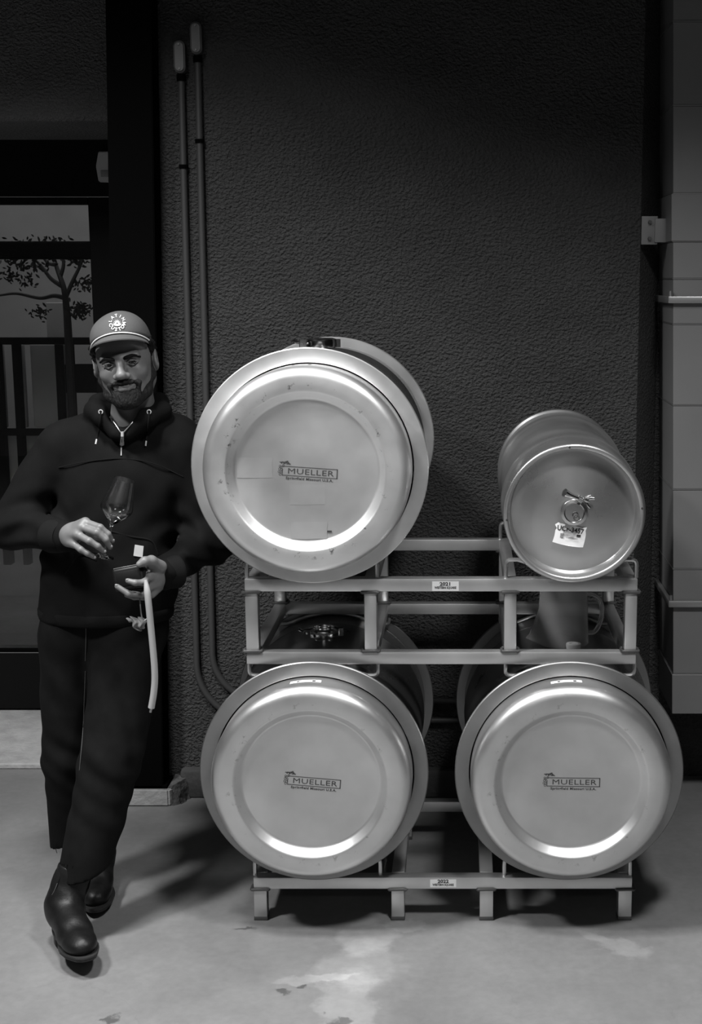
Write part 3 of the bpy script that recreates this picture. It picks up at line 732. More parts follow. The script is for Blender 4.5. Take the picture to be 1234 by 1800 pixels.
def clamp_port(parent, loc, rot=0.0, s=1.0, m=M_CHROME):
    """sanitary clamp: ferrule, clamp halves, wing nut, blank cap; axis along local Z"""
    Mx = Matrix.Translation(loc) @ Matrix.Rotation(rot, 4, 'Z')
    return clamp_parts(parent, Mx, s, m, 0.0, 1.5)
def clamp_parts(parent, Mx, s, m, cap_h=0.0, tall=1.0):
    Mx = Mx @ Matrix.Diagonal((1, 1, tall, 1))
    bm = bmesh.new(); add_lathe(bm, [(0.0, -0.012 * s), (0.030 * s, -0.012 * s), (0.030 * s, 0.008 * s), (0.038 * s, 0.012 * s), (0.0, 0.012 * s)], 32, Mx); f = finish(bm, 'ferrule', m, parent)
    bm = bmesh.new()
    prof = [(0.034, 0.004), (0.043, 0.006), (0.0445, 0.010), (0.0445, 0.018), (0.043, 0.022), (0.034, 0.024)]
    prof = [(r * s, h * s) for r, h in prof]
    gap = 0.16; n = 28
    rings = []
    for k in range(n + 1):
        a = gap + (2 * PI - 2 * gap) * k / n + PI
        rings.append([bm.verts.new(Mx @ Vector((r * math.cos(a), r * math.sin(a), h))) for r, h in prof])
    for k in range(n):
        for j in range(len(prof)): j2 = (j + 1) % len(prof); bm.faces.new((rings[k][j], rings[k + 1][j], rings[k + 1][j2], rings[k][j2]))
    bm.faces.new(rings[0]); bm.faces.new(rings[-1][::-1])
    for sg in (-1, 1):
        v0 = len(bm.verts)
        q = bmesh.ops.create_cube(bm, size=1.0, matrix=Mx @ Matrix.Translation((-0.051 * s, sg * 0.0085 * s, 0.014 * s)) @ Matrix.Diagonal((0.018 * s, 0.004 * s, 0.016 * s, 1)))
    bmesh.ops.create_cube(bm, size=1.0, matrix=Mx @ Matrix.Translation((0.049 * s, 0, 0.014 * s)) @ Matrix.Diagonal((0.012 * s, 0.018 * s, 0.015 * s, 1)))
    cl = finish(bm, 'clamp', m, parent)
    bm = bmesh.new()
    add_tube(bm, [Mx @ Vector((-0.052 * s, y * s, 0.014 * s)) for y in (-0.02, 0.03)], 0.0032 * s, 8)
    add_tube(bm, [Mx @ Vector((-0.052 * s, y * s, 0.014 * s)) for y in (0.012, 0.024)], 0.0075 * s, 10)
    for sg in (-1, 1):
        add_tube(bm, [Mx @ Vector(((-0.052 + sg * 0.004) * s, 0.02 * s, 0.014 * s)), Mx @ Vector(((-0.052 + sg * 0.013) * s, 0.03 * s, 0.016 * s)), Mx @ Vector(((-0.052 + sg * 0.017) * s, 0.04 * s, 0.017 * s))], [0.003 * s, 0.005 * s, 0.0042 * s], 8)
    finish(bm, 'wing_nut', m, parent)
    bm = bmesh.new(); add_lathe(bm, [(0.038 * s, 0.012 * s), (0.038 * s, 0.019 * s), (0.031 * s, 0.020 * s), (0.030 * s, (0.017 + cap_h) * s), (0.0, (0.018 + cap_h) * s)], 32, Mx); finish(bm, 'cap', m, parent)
    return cl

def barrel(label, X, Z, m_head, m_ring, logo_ang, logo_off, bung, worn=False):
    t = thing('steel_barrel', label, 'barrel', (X, YM, Z - R_RING), group='stainless steel wine barrels')
    L = (0, 0, R_RING); N = 96
    bm = bmesh.new(); add_lathe(bm, [(R_BODY - 0.01, -0.318), (R_BODY, -0.31), (R_BODY, -0.2), (R_BODY + 0.002, -0.195), (R_BODY, -0.19), (R_BODY, 0.19), (R_BODY + 0.002, 0.195), (R_BODY, 0.2), (R_BODY, 0.31), (R_BODY - 0.01, 0.318)], N, AXIS_Y)
    finish(bm, 'body', M_BODY, t, L)
    for s in (1, -1):
        Mx = AXIS_Y if s > 0 else Matrix.Rotation(-PI / 2, 4, 'X')
        bm = bmesh.new(); e = 0.0025
        add_lathe(bm, [(0.2735, 0.312), (0.2735, 0.329), (0.276, HL), (R_RING - e, HL), (R_RING, HL - e), (R_RING, 0.318 + e), (R_RING - e, 0.318), (R_BODY, 0.318), (R_BODY - 0.006, 0.312)], N, Mx, close=True); finish(bm, 'rolling_ring', m_ring, t, L)
        bm = bmesh.new(); add_lathe(bm, head_profile(), N, Mx); h = finish(bm, 'head', m_head, t, L, angle=60)
        if s > 0: front = h
    add_logo(front, logo_ang, logo_off, 0)
    side_label(front, -0.055, 0.028, 0.356, 0.376)
    if worn:
        for x0, x1, z0, z1 in ((-0.045, 0.046, -0.088, -0.036), (-0.18, -0.088, -0.018, 0.034), (-0.044, 0.050, -0.178, -0.134)):
            bm = bmesh.new(); rng = random.Random(int(x0 * 1000)); ol = []
            for (ax, az), (bx_, bz) in (((x0, z0), (x1, z0)), ((x1, z0), (x1, z1)), ((x1, z1), (x0, z1)), ((x0, z1), (x0, z0))):
                for k in range(6): ol.append((ax + (bx_ - ax) * k / 6 + rng.uniform(-.001, .001), az + (bz - az) * k / 6 + rng.uniform(-.001, .001)))
            bm.faces.new([bm.verts.new((x, -0.40225, z)) for x, z in ol]); finish(bm, 'label_residue', MATS['residue'], front, smooth=False, label='pale residue of a removed label')
        for x0, x1, z0, z1 in ((0.050, 0.062, -0.161, -0.156),):
            bm = bmesh.new(); add_box(bm, x0, x1, -0.4032, -0.4024, z0, z1); finish(bm, 'tape_scrap', M_INK, front, smooth=False)
    if bung:
        clamp_port(t, (0.0, 0.0, R_RING + R_BODY + 0.002), 0.25, 1.0, M_CHROME)
    return t
steel_mat('residue', 0.80, 0.375, 0.88)
barrel('worn steel barrel on top of the upper rack with label residue on its face', -0.4035, 1.2968, M_HEAD_WORN, M_RING, -4.0, (0.008, -0.004), True, True)
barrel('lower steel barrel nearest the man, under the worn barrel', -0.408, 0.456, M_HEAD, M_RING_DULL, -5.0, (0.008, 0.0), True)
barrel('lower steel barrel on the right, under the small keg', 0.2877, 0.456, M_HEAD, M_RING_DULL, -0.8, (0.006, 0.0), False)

# ================================================================== KEG
KR, KB, KLEN = 0.186, 0.1785, 0.66
t = thing('steel_keg', 'small steel keg lying on the upper rack', 'keg', (0.2885, -0.09, 0.9935), (math.radians(2.6), 0, 0))
L = (0, 0, KR); KM = AXIS_Y
prof = []
rb = 0.0085
for k in range(0, 13): a = -0.5 * PI + k / 12 * PI * 1.35; prof.append((KR - rb + rb * math.cos(a), rb * math.sin(a) - rb))
prof = [(KB - 0.001, -0.055), (KR - 0.006, -0.05), (KR - 0.003, -0.045), (KR - 0.003, -0.022)] + prof + [(KR - 0.018, -0.02), (KR - 0.018, -0.045)]
bm = bmesh.new(); add_lathe(bm, prof, 96, KM); chime = finish(bm, 'chime', M_KEG, t, L)
for a in (95, 185, 5):
    bm = bmesh.new(); add_lathe(bm, [(0, 0.0008), (0.003, 0.0008), (0.003, 0)], 10, Matrix.Translation((0.1765 * math.cos(math.radians(a)), 0.0005, 0.1765 * math.sin(math.radians(a)))) @ KM); finish(bm, 'drain_hole', M_INK, chime)
bm = bmesh.new()
p = [(0.0, -KLEN + 0.02), (KB - 0.012, -KLEN + 0.02), (KB - 0.01, -KLEN), (KB + 0.003, -KLEN), (KB + 0.006, -KLEN + 0.008), (KB + 0.006, -KLEN + 0.03), (KB, -KLEN + 0.036)]
for hc in (-0.50, -0.155):
    p += [(KB, hc - 0.022), (KB + 0.005, hc - 0.014), (KB + 0.0095, hc - 0.004), (KB + 0.0095, hc + 0.004), (KB + 0.005, hc + 0.014), (KB, hc + 0.022)]
p += [(KB, -0.07), (KB - 0.002, -0.055)]
add_lathe(bm, p, 96, KM); finish(bm, 'shell', M_KEG, t, L)
bm = bmesh.new(); hp = [(KR - 0.0175, -0.03), (0.163, -0.043)] + [(0.155 * (1 - k / 8), -0.044 + 0.022 * math.sin(k / 8 * PI / 2)) for k in range(0, 9)]
add_lathe(bm, hp, 96, KM); kh = finish(bm, 'head', M_KEG, t, L)
Mx = Matrix.Translation((0.0, 0.022, KR + 0.003)) @ KM @ Matrix.Rotation(math.radians(-115), 4, 'Z')
clamp_parts(t, Mx, 0.80, M_CHROME, 0.004)
bm = bmesh.new(); add_tube(bm, [Vector((0.004 + 0.007 * math.cos(a), -0.012, KR - 0.006 + 0.007 * math.sin(a))) for a in [2 * PI * k / 16 for k in range(16)]], 0.002, 6, closed=True); finish(bm, 'cap_eye', M_WELD, t)
bm = bmesh.new()
hd = [Vector((0.008, 0.002, KR + 0.042)), Vector((-0.008, -0.006, KR + 0.050)), Vector((-0.016, -0.010, KR + 0.054)), Vector((-0.028, -0.016, KR + 0.061))]
add_tube(bm, hd, [0.0055, 0.0065, 0.0085, 0.0110], 12); finish(bm, 'clamp_handle', M_CHROME, t)
# torn paper tape with handwriting
rng = random.Random(2); ta = math.radians(-6.5)
def KT(x, z, lift=0.0): return Vector((-0.010 + x * math.cos(ta) - z * math.sin(ta), 0.0195 + 0.015 * ((abs(x) / 0.05) ** 2) * 0.16 - lift, KR - 0.0625 + x * math.sin(ta) + z * math.cos(ta)))
top = [(-0.042, 0.026), (-0.034, 0.033), (-0.028, 0.0315), (-0.016, 0.030), (-0.011, 0.025), (0.0, 0.0265), (0.012, 0.028), (0.022, 0.0265), (0.030, 0.025), (0.042, 0.0275)]
bot = [(0.040, 0.018), (0.042, 0.006), (0.041, -0.010), (0.039, -0.027), (0.03, -0.028), (0.0, -0.027), (-0.025, -0.0245), (-0.043, -0.0215), (-0.040, -0.005), (-0.039, 0.012), (-0.036, 0.017)]
bm = bmesh.new(); bm.faces.new([bm.verts.new(KT(x, z)) for x, z in top + bot])
tp = finish(bm, 'paper_tape', M_PAPER, t, smooth=False, label='torn white tape label with handwriting')
bm = bmesh.new(); V, F = text_mesh('UCF-3457', 0.019, 0.0005, 1.0); k = 0.071 / (max(a for a, b in V) - min(a for a, b in V))
add_flat(bm, [(a * k, b * 0.95 + 0.0165 - 0.05 * a) for a, b in V], F, lambda a, b: KT(a, b, 0.0008))
def kr(bm, x0, x1, z0, z1): add_flat(bm, [(x0, z0), (x1, z0), (x1, z1), (x0, z1)], [(0, 1, 2, 3)], lambda a, b: KT(a, b, 0.0008))
kr(bm, 0.018, 0.029, 0.0, 0.006); finish(bm, 'tape_handwriting', M_INK, tp, smooth=False)
bm = bmesh.new(); kr(bm, -0.025, -0.015, 0.0, 0.005); kr(bm, -0.025, -0.016, -0.007, -0.001)
for z in (-0.004, 0.001): kr(bm, -0.010, 0.003 - z * 2, z, z + 0.0012)
kr(bm, -0.003, 0.022, -0.0055, -0.0043); kr(bm, -0.01, 0.025, -0.0125, -0.0121); finish(bm, 'tape_print', M_GREY_INK, tp, smooth=False)

# ================================================================== JUG AND BUNG ON THE LOWER RIGHT BARREL
t = thing('measuring_jug', 'translucent plastic jug turned upside down on the lower right barrel', 'jug', (0.289, 0.255, 0.7415))
bm = bmesh.new(); n = 64; prof = [(0.0745, 0.0), (0.0755, 0.003), (0.0735, 0.02), (0.071, 0.10), (0.0675, 0.185), (0.0655, 0.195), (0.060, 0.2), (0.0, 0.2), (0.0, 0.197), (0.058, 0.197), (0.063, 0.192), (0.065, 0.184), (0.0685, 0.10), (0.071, 0.02), (0.0725, 0.0)]
rings = []
for r, h in prof:
    ring = []
    for k in range(n):
        a = 2 * PI * k / n; d = math.atan2(math.sin(a - PI), math.cos(a - PI)); pr = r
        if r > 0.06: pr += 0.034 * math.exp(-(d / 0.26) ** 2) * max(0.0, 1 - h / 0.075)
        ring.append(bm.verts.new((pr * math.cos(a), pr * math.sin(a), h + (0.012 * math.exp(-(d / 0.3) ** 2) * max(0.0, 1 - h / 0.03)))))
    rings.append(ring)
for i in range(len(rings)):
    A, B = rings[i], rings[(i + 1) % len(rings)]
    for k in range(n): bm.faces.new((A[k], A[(k + 1) % n], B[(k + 1) % n], B[k]))
bmesh.ops.remove_doubles(bm, verts=bm.verts[:], dist=1e-5); finish(bm, 'vessel', M_PLASTIC, t)
bm = bmesh.new(); add_tube(bm, smooth_path([(0.068, 0, 0.028), (0.092, 0, 0.030), (0.108, 0, 0.062), (0.112, 0, 0.10), (0.104, 0, 0.128), (0.085, 0, 0.142), (0.066, 0, 0.145)], 6), 0.0068, 10); finish(bm, 'handle', M_PLASTIC, t)
t = thing('barrel_bung', 'small pale stopper on the lower right barrel in front of the jug', 'bung', (P(1008, 1140, 0.145).x, 0.145, 0.7395))
bm = bmesh.new(); add_lathe(bm, [(0.0, 0.0), (0.0185, 0.0), (0.0215, 0.024), (0.0205, 0.027), (0.012, 0.027), (0.010, 0.024), (0.0, 0.024)], 28); finish(bm, 'stopper', M_WHITE, t)
# ================================================================== THE MAN
PB = Vector((-1.05, 0.08, 0.0))
man = thing('person', 'man in cap, black half-zip hoodie and black trousers, smiling beside the barrels', 'person', PB)
def hits(prims, UV, lift=0.0, n=110):
    """sight lines of many pixels met with a modelled surface at once"""
    UV = np.array(UV, float); o = np.array([0, -CAM_D, CAM_H])
    a = (UV[:, 0] - CAM_CX) / CAM_F; b = (900 - UV[:, 1]) / CAM_F
    r = np.stack([a, CT + b * ST, -ST + b * CT], 1); r /= np.linalg.norm(r, axis=1)[:, None]; t = np.full(len(UV), 3.0)
    for _ in range(n): t = np.minimum(t + field(prims, o + r * t[:, None]) * 0.75, 5.0)
    return [Vector(q) for q in o + r * (t - lift)[:, None]]

# ---- head frame (x to the picture's right, y to the back, z up)
HC = P(219, 634, 0.10)
HM = Matrix.Translation(HC) @ Matrix.Rotation(math.radians(6), 4, 'Z') @ Matrix.Rotation(math.radians(-8), 4, 'Y') @ Matrix.Rotation(math.radians(2), 4, 'X')
def head_prims():
    p = [Ell((0, .02, .03), (.073, .095, .088), .02), Ell((0, -.022, -.03), (.061, .066, .080), .04)]
    for s in (-1, 1):
        p += [Cone((s * .050, .012, -.055), (s * .016, -.066, -.090), .020, .017, .03), Ell((s * .039, -.062, -.026), (.021, .019, .018), .022),
              Cone((s * .044, -.074, .017), (s * .008, -.0865, .015), .0085, .0085, .015)]
    p += [Ell((0, -.076, -.092), (.022, .018, .017), .02), Ell((0, -.080, -.058), (.027, .0105, .019), .02)]
    for s in (-1, 1): p.append(Ell((s * .0315, -.100, .000), (.0185, .0165, .0105), .012, 's'))
    p += [Cone((0, -.087, .012), (0, -.110, -.026), .0078, .0112, .012), Ell((0, -.1135, -.029), (.0125, .0105, .0098), .008)]
    for s in (-1, 1):
        p += [Ell((s * .0148, -.101, -.0325), (.0088, .0105, .0085), .008)]
        x = s * .0315
        p += [Cone((x - s * .0155, -.0845, .0000), (x - s * .003, -.0905, .0060), .0022, .0026, .0015), Cone((x - s * .003, -.0905, .0060), (x + s * .0165, -.0805, .0005), .0026, .0022, .0015),
              Cone((x - s * .0150, -.0845, -.001), (x, -.0890, -.0072), .0020, .0023, .0015), Cone((x, -.0890, -.0072), (x + s * .0160, -.0805, -.001), .0023, .0020, .0015)]
        # smile crease beside the mouth
        p += [Cone((s * .024, -.0985, -.038), (s * .036, -.088, -.060), .003, .003, .006, 's')]
    L = [(-.030, -.0865, -.0530), (-.011, -.0975, -.0590), (0, -.0985, -.0598), (.011, -.0975, -.0590), (.030, -.0865, -.0530)]
    for a, b in zip(L, L[1:]): p.append(Cone(a, b, .0028, .0028, .004))
    L = [(-.025, -.0875, -.0585), (-.010, -.0965, -.0672), (.010, -.0965, -.0672), (.025, -.0875, -.0585)]
    for a, b in zip(L, L[1:]): p.append(Cone(a, b, .0036, .0036, .005))
    L = [(-.032, -.0910, -.0545), (-.012, -.1015, -.0635), (.012, -.1015, -.0635), (.032, -.0910, -.0545)]
    for a, b in zip(L, L[1:]): p.append(Cone(a, b, .0019, .0019, .003, 's'))
    for s in (-1, 1):
        p += [Ell((s * .0785, .014, -.008), (.0095, .020, .031), .008, 'u', Matrix.Rotation(s * 0.35, 3, 'Z')), Ell((s * .0885, .006, -.006), (.007, .010, .017), .004, 's')]
    p.append(Cone((0, .02, -.055), (-.004, .052, -.19), .054, .058, .035))
    return p
HP = xform(head_prims(), HM)

# ---- hands
def finger(pts, r, k=0.004):
    return [Cone(P(*a), P(*b), ra, rb, k) for a, b, ra, rb in zip(pts, pts[1:], r, r[1:])]
WR, WL = P(106, 943, -.035), P(294, 1009, -.035)
RH = []
mcpR = [(150, 918, -.112), (144, 927, -.122), (137, 940, -.127), (130, 956, -.120)]
for q, r in zip(mcpR, (.0135, .014, .0135, .012)): RH.append(Cone(WR, P(*q), .021, r, .010))
RH.append(Ell(P(126, 940, -.085), (.030, .022, .027), .014))
FR = (.0098, .0088, .0080, .0068)
RH += finger([mcpR[0], (176, 927, -.138), (190, 939, -.134), (197, 951, -.122)], FR)
RH += finger([mcpR[1], (170, 936, -.150), (186, 949, -.145), (193.5, 962, -.131)], FR)
RH += finger([mcpR[2], (157, 951, -.153), (172, 960, -.149), (182, 969, -.138)], FR)
RH += finger([mcpR[3], (142, 966, -.143), (154, 973, -.143), (165, 979, -.135)], (.0092, .008, .0072, .0062))
RH += finger([(116, 935, -.06), (146, 934, -.068), (172, 942, -.082), (190, 944, -.094)], (.016, .0125, .0105, .0085), .008)
LH = []
mcpL = [(266, 990, -.115), (262, 1014, -.118), (262, 1031, -.112), (266, 1044, -.098)]
for q, r in zip(mcpL, (.0145, .0145, .0138, .0125)): LH.append(Cone(WL, P(*q), .022, r, .012))
LH.append(Ell(P(274, 1010, -.085), (.026, .026, .034), .015))
LH += finger([mcpL[1], (252, 1024, -.158), (238, 1024.5, -.172), (225, 1021, -.170)], FR)
LH += finger([mcpL[2], (250, 1045, -.142), (226, 1044, -.160), (206, 1031, -.162)], FR)
LH += finger([mcpL[0], (246, 1003, -.098), (228, 1006, -.092), (214, 1010, -.090)], FR)
LH += finger([mcpL[3], (252, 1050, -.105), (236, 1050, -.112), (222, 1046, -.112)], (.009, .0078, .007, .0062))
LH += finger([(282, 996, -.10), (266, 986, -.128), (254, 987, -.146), (245, 992, -.152)], (.017, .0135, .0115, .0088), .008)

# ---- one continuous body: head, neck, trunk, arms, hands, legs
E_R, E_L = P(22, 925, .12), P(372, 950, .14)
S_R, S_L = P(108, 785, .16), P(318, 782, .17)
HIP_R, HIP_L = P(128, 1120, .13), P(226, 1120, .11)
K_R, K_L = P(122, 1330, .14), P(196, 1330, -.01)
A_R, A_L = Vector((-1.085, .22, .10)), Vector((-1.084, -.122, .11))
NECK = P(223, 745, .15)
core = [Cone(NECK, P(200, 900, .15), .052, .10, .04), Cone(P(200, 900, .15), P(182, 1060, .13), .10, .085, .04)]
for a, b, ra, rb in ((S_R, E_R, .045, .036), (E_R, WR, .036, .024), (S_L, E_L, .045, .036), (E_L, WL, .036, .024), (HIP_R, K_R, .07, .05), (K_R, A_R, .048, .034), (HIP_L, K_L, .07, .05), (K_L, A_L, .048, .034),
                     (P(218, 790, .16), S_R, .045, .04), (P(218, 790, .16), S_L, .045, .04)):
    core.append(Cone(a, b, ra, rb, .03))
sdf_obj('body', core + HP + RH + LH, 0.0026, M_SKIN, man, PB)

def local_obj(bm, name, m, parent, **k):     # mesh in world coordinates -> child of the man
    shift(bm, PB); return finish(bm, name, m, parent, **k)
# fingernails
for q, nx in (((199, 950, -.127), 0), ((195.5, 961, -.1365), 0), ((184.5, 969.5, -.1425), 0), ((167, 980, -.1385), 0), ((204.5, 1029, -.1665), 1), ((223.5, 1019.5, -.1745), 1)):
    bm = bmesh.new(); bmesh.ops.create_icosphere(bm, subdivisions=2, radius=1.0, matrix=Matrix.Translation(P(*q)) @ Matrix.Rotation(-0.6 if not nx else 0.5, 4, 'Y') @ Matrix.Diagonal((.0046, .0022, .0038, 1)))
    local_obj(bm, 'fingernail', MATS.get('nail') or mat('nail', 0.19, 0.3), man)
# eyes
for s in (-1, 1):
    bm = bmesh.new(); bmesh.ops.create_uvsphere(bm, u_segments=20, v_segments=14, radius=.0122, matrix=HM @ Matrix.Translation((s * .0315, -.0783, -.0008))); ey = local_obj(bm, 'eye', M_EYEW, man)
    bm = bmesh.new(); bmesh.ops.create_uvsphere(bm, u_segments=16, v_segments=10, radius=.0078, matrix=HM @ Matrix.Translation((s * .0315 + .0015, -.0834, -.0005))); local_obj(bm, 'iris', M_IRIS, ey)
    bm = bmesh.new(); pp = smooth_path([HM @ Vector(q) for q in ((s * .011, -.0925, .0125), (s * .024, -.0935, .0155), (s * .038, -.0870, .0170), (s * .053, -.0730, .0095))], 5); n = len(pp)
    add_tube(bm, pp, [.0030 + .0022 * math.sin(PI * min(1, (i + 3) / n)) for i in range(n)], 8, flat=1.0); local_obj(bm, 'eyebrow', M_HAIR, man)
# beard and moustache
def fuzz(a, f):
    return lambda Q: a * (np.sin(Q[..., 0] * f) * np.sin(Q[..., 1] * f * 1.1 + 1.3) * np.sin(Q[..., 2] * f * 0.6 + 0.7 + 2 * np.sin(Q[..., 0] * f * .31)))
bp_ = []
for s in (-1, 1):
    bp_ += [Cone((s * .0675, -.004, .004), (s * .0645, -.008, -.045), .006, .010, .01), Cone((s * .0645, -.008, -.045), (s * .046, -.040, -.083), .011, .014, .015), Cone((s * .046, -.040, -.083), (s * .012, -.074, -.104), .015, .017, .02),
            Cone((s * .003, -.1010, -.0490), (s * .020, -.0970, -.0495), .0054, .0054, .006), Cone((s * .020, -.0970, -.0495), (s * .038, -.0815, -.0545), .0052, .0050, .006), Cone((s * .038, -.0800, -.056), (s * .027, -.078, -.088), .0065, .010, .01)]
bp_ += [Cone((-.019, -.0875, -.0775), (.019, -.0875, -.0775), .0088, .0088, .008), Ell((0, -.0785, -.094), (.028, .0185, .0170), .02), Ell((0, -.05, -.1), (.035, .04, .018), .02)]
for a, b in (((-.031, -.096, -.0545), (-.013, -.105, -.0640)), ((-.013, -.105, -.0640), (0, -.106, -.0668)), ((0, -.106, -.0668), (.013, -.105, -.0640)), ((.013, -.105, -.0640), (.031, -.096, -.0545))): bp_.append(Cone(a, b, .0040, .0040, .002, 's'))
sdf_obj('beard', xform(bp_, HM), 0.0022, M_BEARD, man, PB, fuzz(.0014, 900))
hp_ = [Ell((0, .034, .015), (.083, .092, .085), .02), Ell((0, .07, -.045), (.058, .045, .045), .03)]
hp_ += [Plane((0, -.012, 0), (0, -1, -.15), .02)]
for s in (-1, 1): hp_ += [Ell((s * .082, .008, -.012), (.016, .022, .035), .008, 's'), Cone((s * .072, -.012, .045), (s * .073, .0, .02), .012, .010, .012)]
sdf_obj('hair', xform(hp_, HM), 0.003, M_HAIR, man, PB, fuzz(.006, 330))

# ---- cap
CE, CR3 = (0, .006, .050), (.0805, .103, .080)
cap_cut = Plane((0, -.09, .078), (0, -.36, -1), .004)
CP = xform([Ell(CE, CR3, .01), Ell((0, -.018, .070), (.058, .070, .052), .03), cap_cut], HM)
cap = sdf_obj('cap_crown', CP, 0.0026, M_CAP, man, PB, lambda Q: 0.0012 * np.sin(60 * Q[..., 2] + 25 * Q[..., 0]), label='faded grey baseball cap with white emblem')
def rim_pt(a, off=0.0, dz=0.0):       # point on the crown's lower edge at angle a from the front
    d = Vector((math.sin(a), -math.cos(a)))
    x, y = CR3[0] * d.x, CR3[1] * d.y + CE[1]
    for _ in range(6):
        z = .078 - .36 * (y + .09); w = 1 - ((z - CE[2]) / CR3[2]) ** 2; k = math.sqrt(max(w, .2)); x, y = CR3[0] * d.x * k, CR3[1] * d.y * k + CE[1]
    return Vector((x + off * d.x * .25, y + off * d.y, z + dz))
bm = bmesh.new(); NA, NT = 28, 8; G = []
for lay, th in ((0, 0.0), (1, -.0032)):
    g = []
    for i in range(NA + 1):
        s = -1 + 2 * i / NA; a = s * math.radians(70); row = []
        for j in range(NT + 1):
            t_ = j / NT; ln = .050 * math.sqrt(max(0, 1 - abs(s) ** 3.2)); q = rim_pt(a, ln * t_)
            row.append(bm.verts.new(HM @ (q + Vector((0, 0, -.010 * t_ * (1 - .3 * s * s) - .012 * s * s + th)))))
        g.append(row)
    G.append(g)
for i in range(NA):
    for j in range(NT):
        f1 = bm.faces.new((G[0][i][j], G[0][i + 1][j], G[0][i + 1][j + 1], G[0][i][j + 1])); f2 = bm.faces.new((G[1][i][j], G[1][i][j + 1], G[1][i + 1][j + 1], G[1][i + 1][j])); f2.material_index = 1
    bm.faces.new((G[0][i][NT], G[0][i + 1][NT], G[1][i + 1][NT], G[1][i][NT])); bm.faces.new((G[0][i][0], G[1][i][0], G[1][i + 1][0], G[0][i + 1][0]))
local_obj(bm, 'cap_brim', [M_CAP, M_CAPIN], cap)
bm = bmesh.new(); pp = []
for i in range(41):
    s = -1 + 2 * i / 40; q = rim_pt(s * math.radians(72), .0045); pp.append(HM @ (q + Vector((0, 0, .0035 - .012 * s * s))))
add_tube(bm, pp, .0019, 8); local_obj(bm, 'cap_cord', M_THREAD, cap, label='white cord above the brim')
bm = bmesh.new(); bmesh.ops.create_uvsphere(bm, u_segments=14, v_segments=8, radius=1, matrix=HM @ Matrix.Translation((CE[0], CE[1], CE[2] + CR3[2])) @ Matrix.Diagonal((.007, .007, .003, 1))); local_obj(bm, 'cap_button', M_CAP, cap)
# embroidered round emblem with letters
ec = (206.0, 567.0)
bm = bmesh.new(); UVs, Fs = [], []
def em(V, F):
    b = len(UVs); UVs.extend([(ec[0] + x, ec[1] - y) for x, y in V]); Fs.extend([tuple(b + i for i in f) for f in F])
for word, a0, a1, size, bold, flip in (('LATIN', 168, 30, 7.8, .12, False), ('CUSTOM', 200, 352, 8.6, .55, True)):
    for i, chh in enumerate(word):
        a = math.radians(a0 + (a1 - a0) * i / (len(word) - 1)); V, F = text_mesh(chh, size, bold * 0.35, 0.95)
        r0 = 12.2; ro = a - PI / 2 if not flip else a + PI / 2
        em([(r0 * math.cos(a) + x * math.cos(ro) - y * math.sin(ro), r0 * math.sin(a) + x * math.sin(ro) + y * math.cos(ro)) for x, y in V], F)
n = 18
em([(0, -5.5)] + [(7.2 * math.cos(2 * PI * i / n), 6.4 * math.sin(2 * PI * i / n) - .6) for i in range(n)][:0] + [], [])
V = [(7.0 * math.cos(PI * i / 10), -2.2 + 4.0 * math.sin(PI + PI * i / 10)) for i in range(11)]; em(V, [tuple(range(11))])
for i in range(7):
    a = PI * (0.06 + 0.88 * i / 6); V = [(1.6 * math.cos(a) - 1.2 * math.sin(a), -1.6 + 1.6 * math.sin(a) + 1.2 * math.cos(a) * .6), (7.6 * math.cos(a), -1.6 + 7.2 * math.sin(a)), (1.6 * math.cos(a) + 1.2 * math.sin(a), -1.6 + 1.6 * math.sin(a) - 1.2 * math.cos(a) * .6)]; em(V, [(0, 1, 2)])
pts = hits(CP, UVs, 0.0022)
vs = [bm.verts.new(q) for q in pts]
for f in Fs:
    try: bm.faces.new([vs[i] for i in f])
    except ValueError: pass
shift(bm, PB); finish(bm, 'cap_emblem', M_THREAD, cap, smooth=False, label='white round embroidered emblem with lettering')

# ---- hoodie
def folds(Q):
    x, y, z = Q[..., 0], Q[..., 1], Q[..., 2]
    f = .0022 * np.sin(34 * z + 20 * x + 3 * np.sin(8 * x + 5 * y)) + .0016 * np.sin(55 * x - 30 * z + 2.5 * np.sin(14 * z))
    wr = np.exp(-((x - E_R.x - .05) / .09) ** 2 - ((z - 1.10) / .10) ** 2) + np.exp(-((x - E_L.x + .03) / .08) ** 2 - ((z - 1.04) / .10) ** 2)
    return f + wr * .006 * np.sin(95 * (z + .35 * x) + 4 * np.sin(18 * x))
HO = [Cone(P(214, 858, .15), P(192, 1000, .135), .172, .176, .04, 'u', .68), Cone(P(192, 1000, .135), P(187, 1075, .13), .176, .186, .04, 'u', .68),
      Cone(P(120, 782, .16), P(312, 778, .17), .064, .064, .05), Cone(P(150, 772, .16), P(205, 732, .165), .055, .05, .05), Cone(P(300, 768, .17), P(248, 732, .165), .055, .05, .05),
      Cone(P(102, 792, .16), E_R, .068, .058, .03), Cone(E_R, P(116, 944, -.052), .058, .042, .035), Cone(P(322, 792, .17), E_L, .064, .056, .03), Cone(E_L, P(286, 1007, -.050), .058, .043, .035)]
hood = [(205, 760, .060), (184, 733, .075), (166, 720, .12), (172, 708, .19), (225, 700, .245), (280, 708, .19), (284, 722, .12), (258, 735, .075), (224, 761, .060)]
for a, b in zip(hood, hood[1:]): HO.append(Cone(P(*a), P(*b), .024, .024, .02))
HO += [Cone(P(222, 690, .10), P(221, 722, .09), .062, .050, .010, 's'), Cone(P(221, 722, .06), P(215, 756, .03), .036, .004, .006, 's')]
HO.append(Plane((-1.0, .1, .852), (0.03, 0, -1), .012))
hoodie = sdf_obj('hoodie', HO, 0.0052, M_HOODIE, man, PB, folds, label='black half-zip hoodie')
def on_hoodie(uv, lift=.002): return hits(HO, uv, lift)
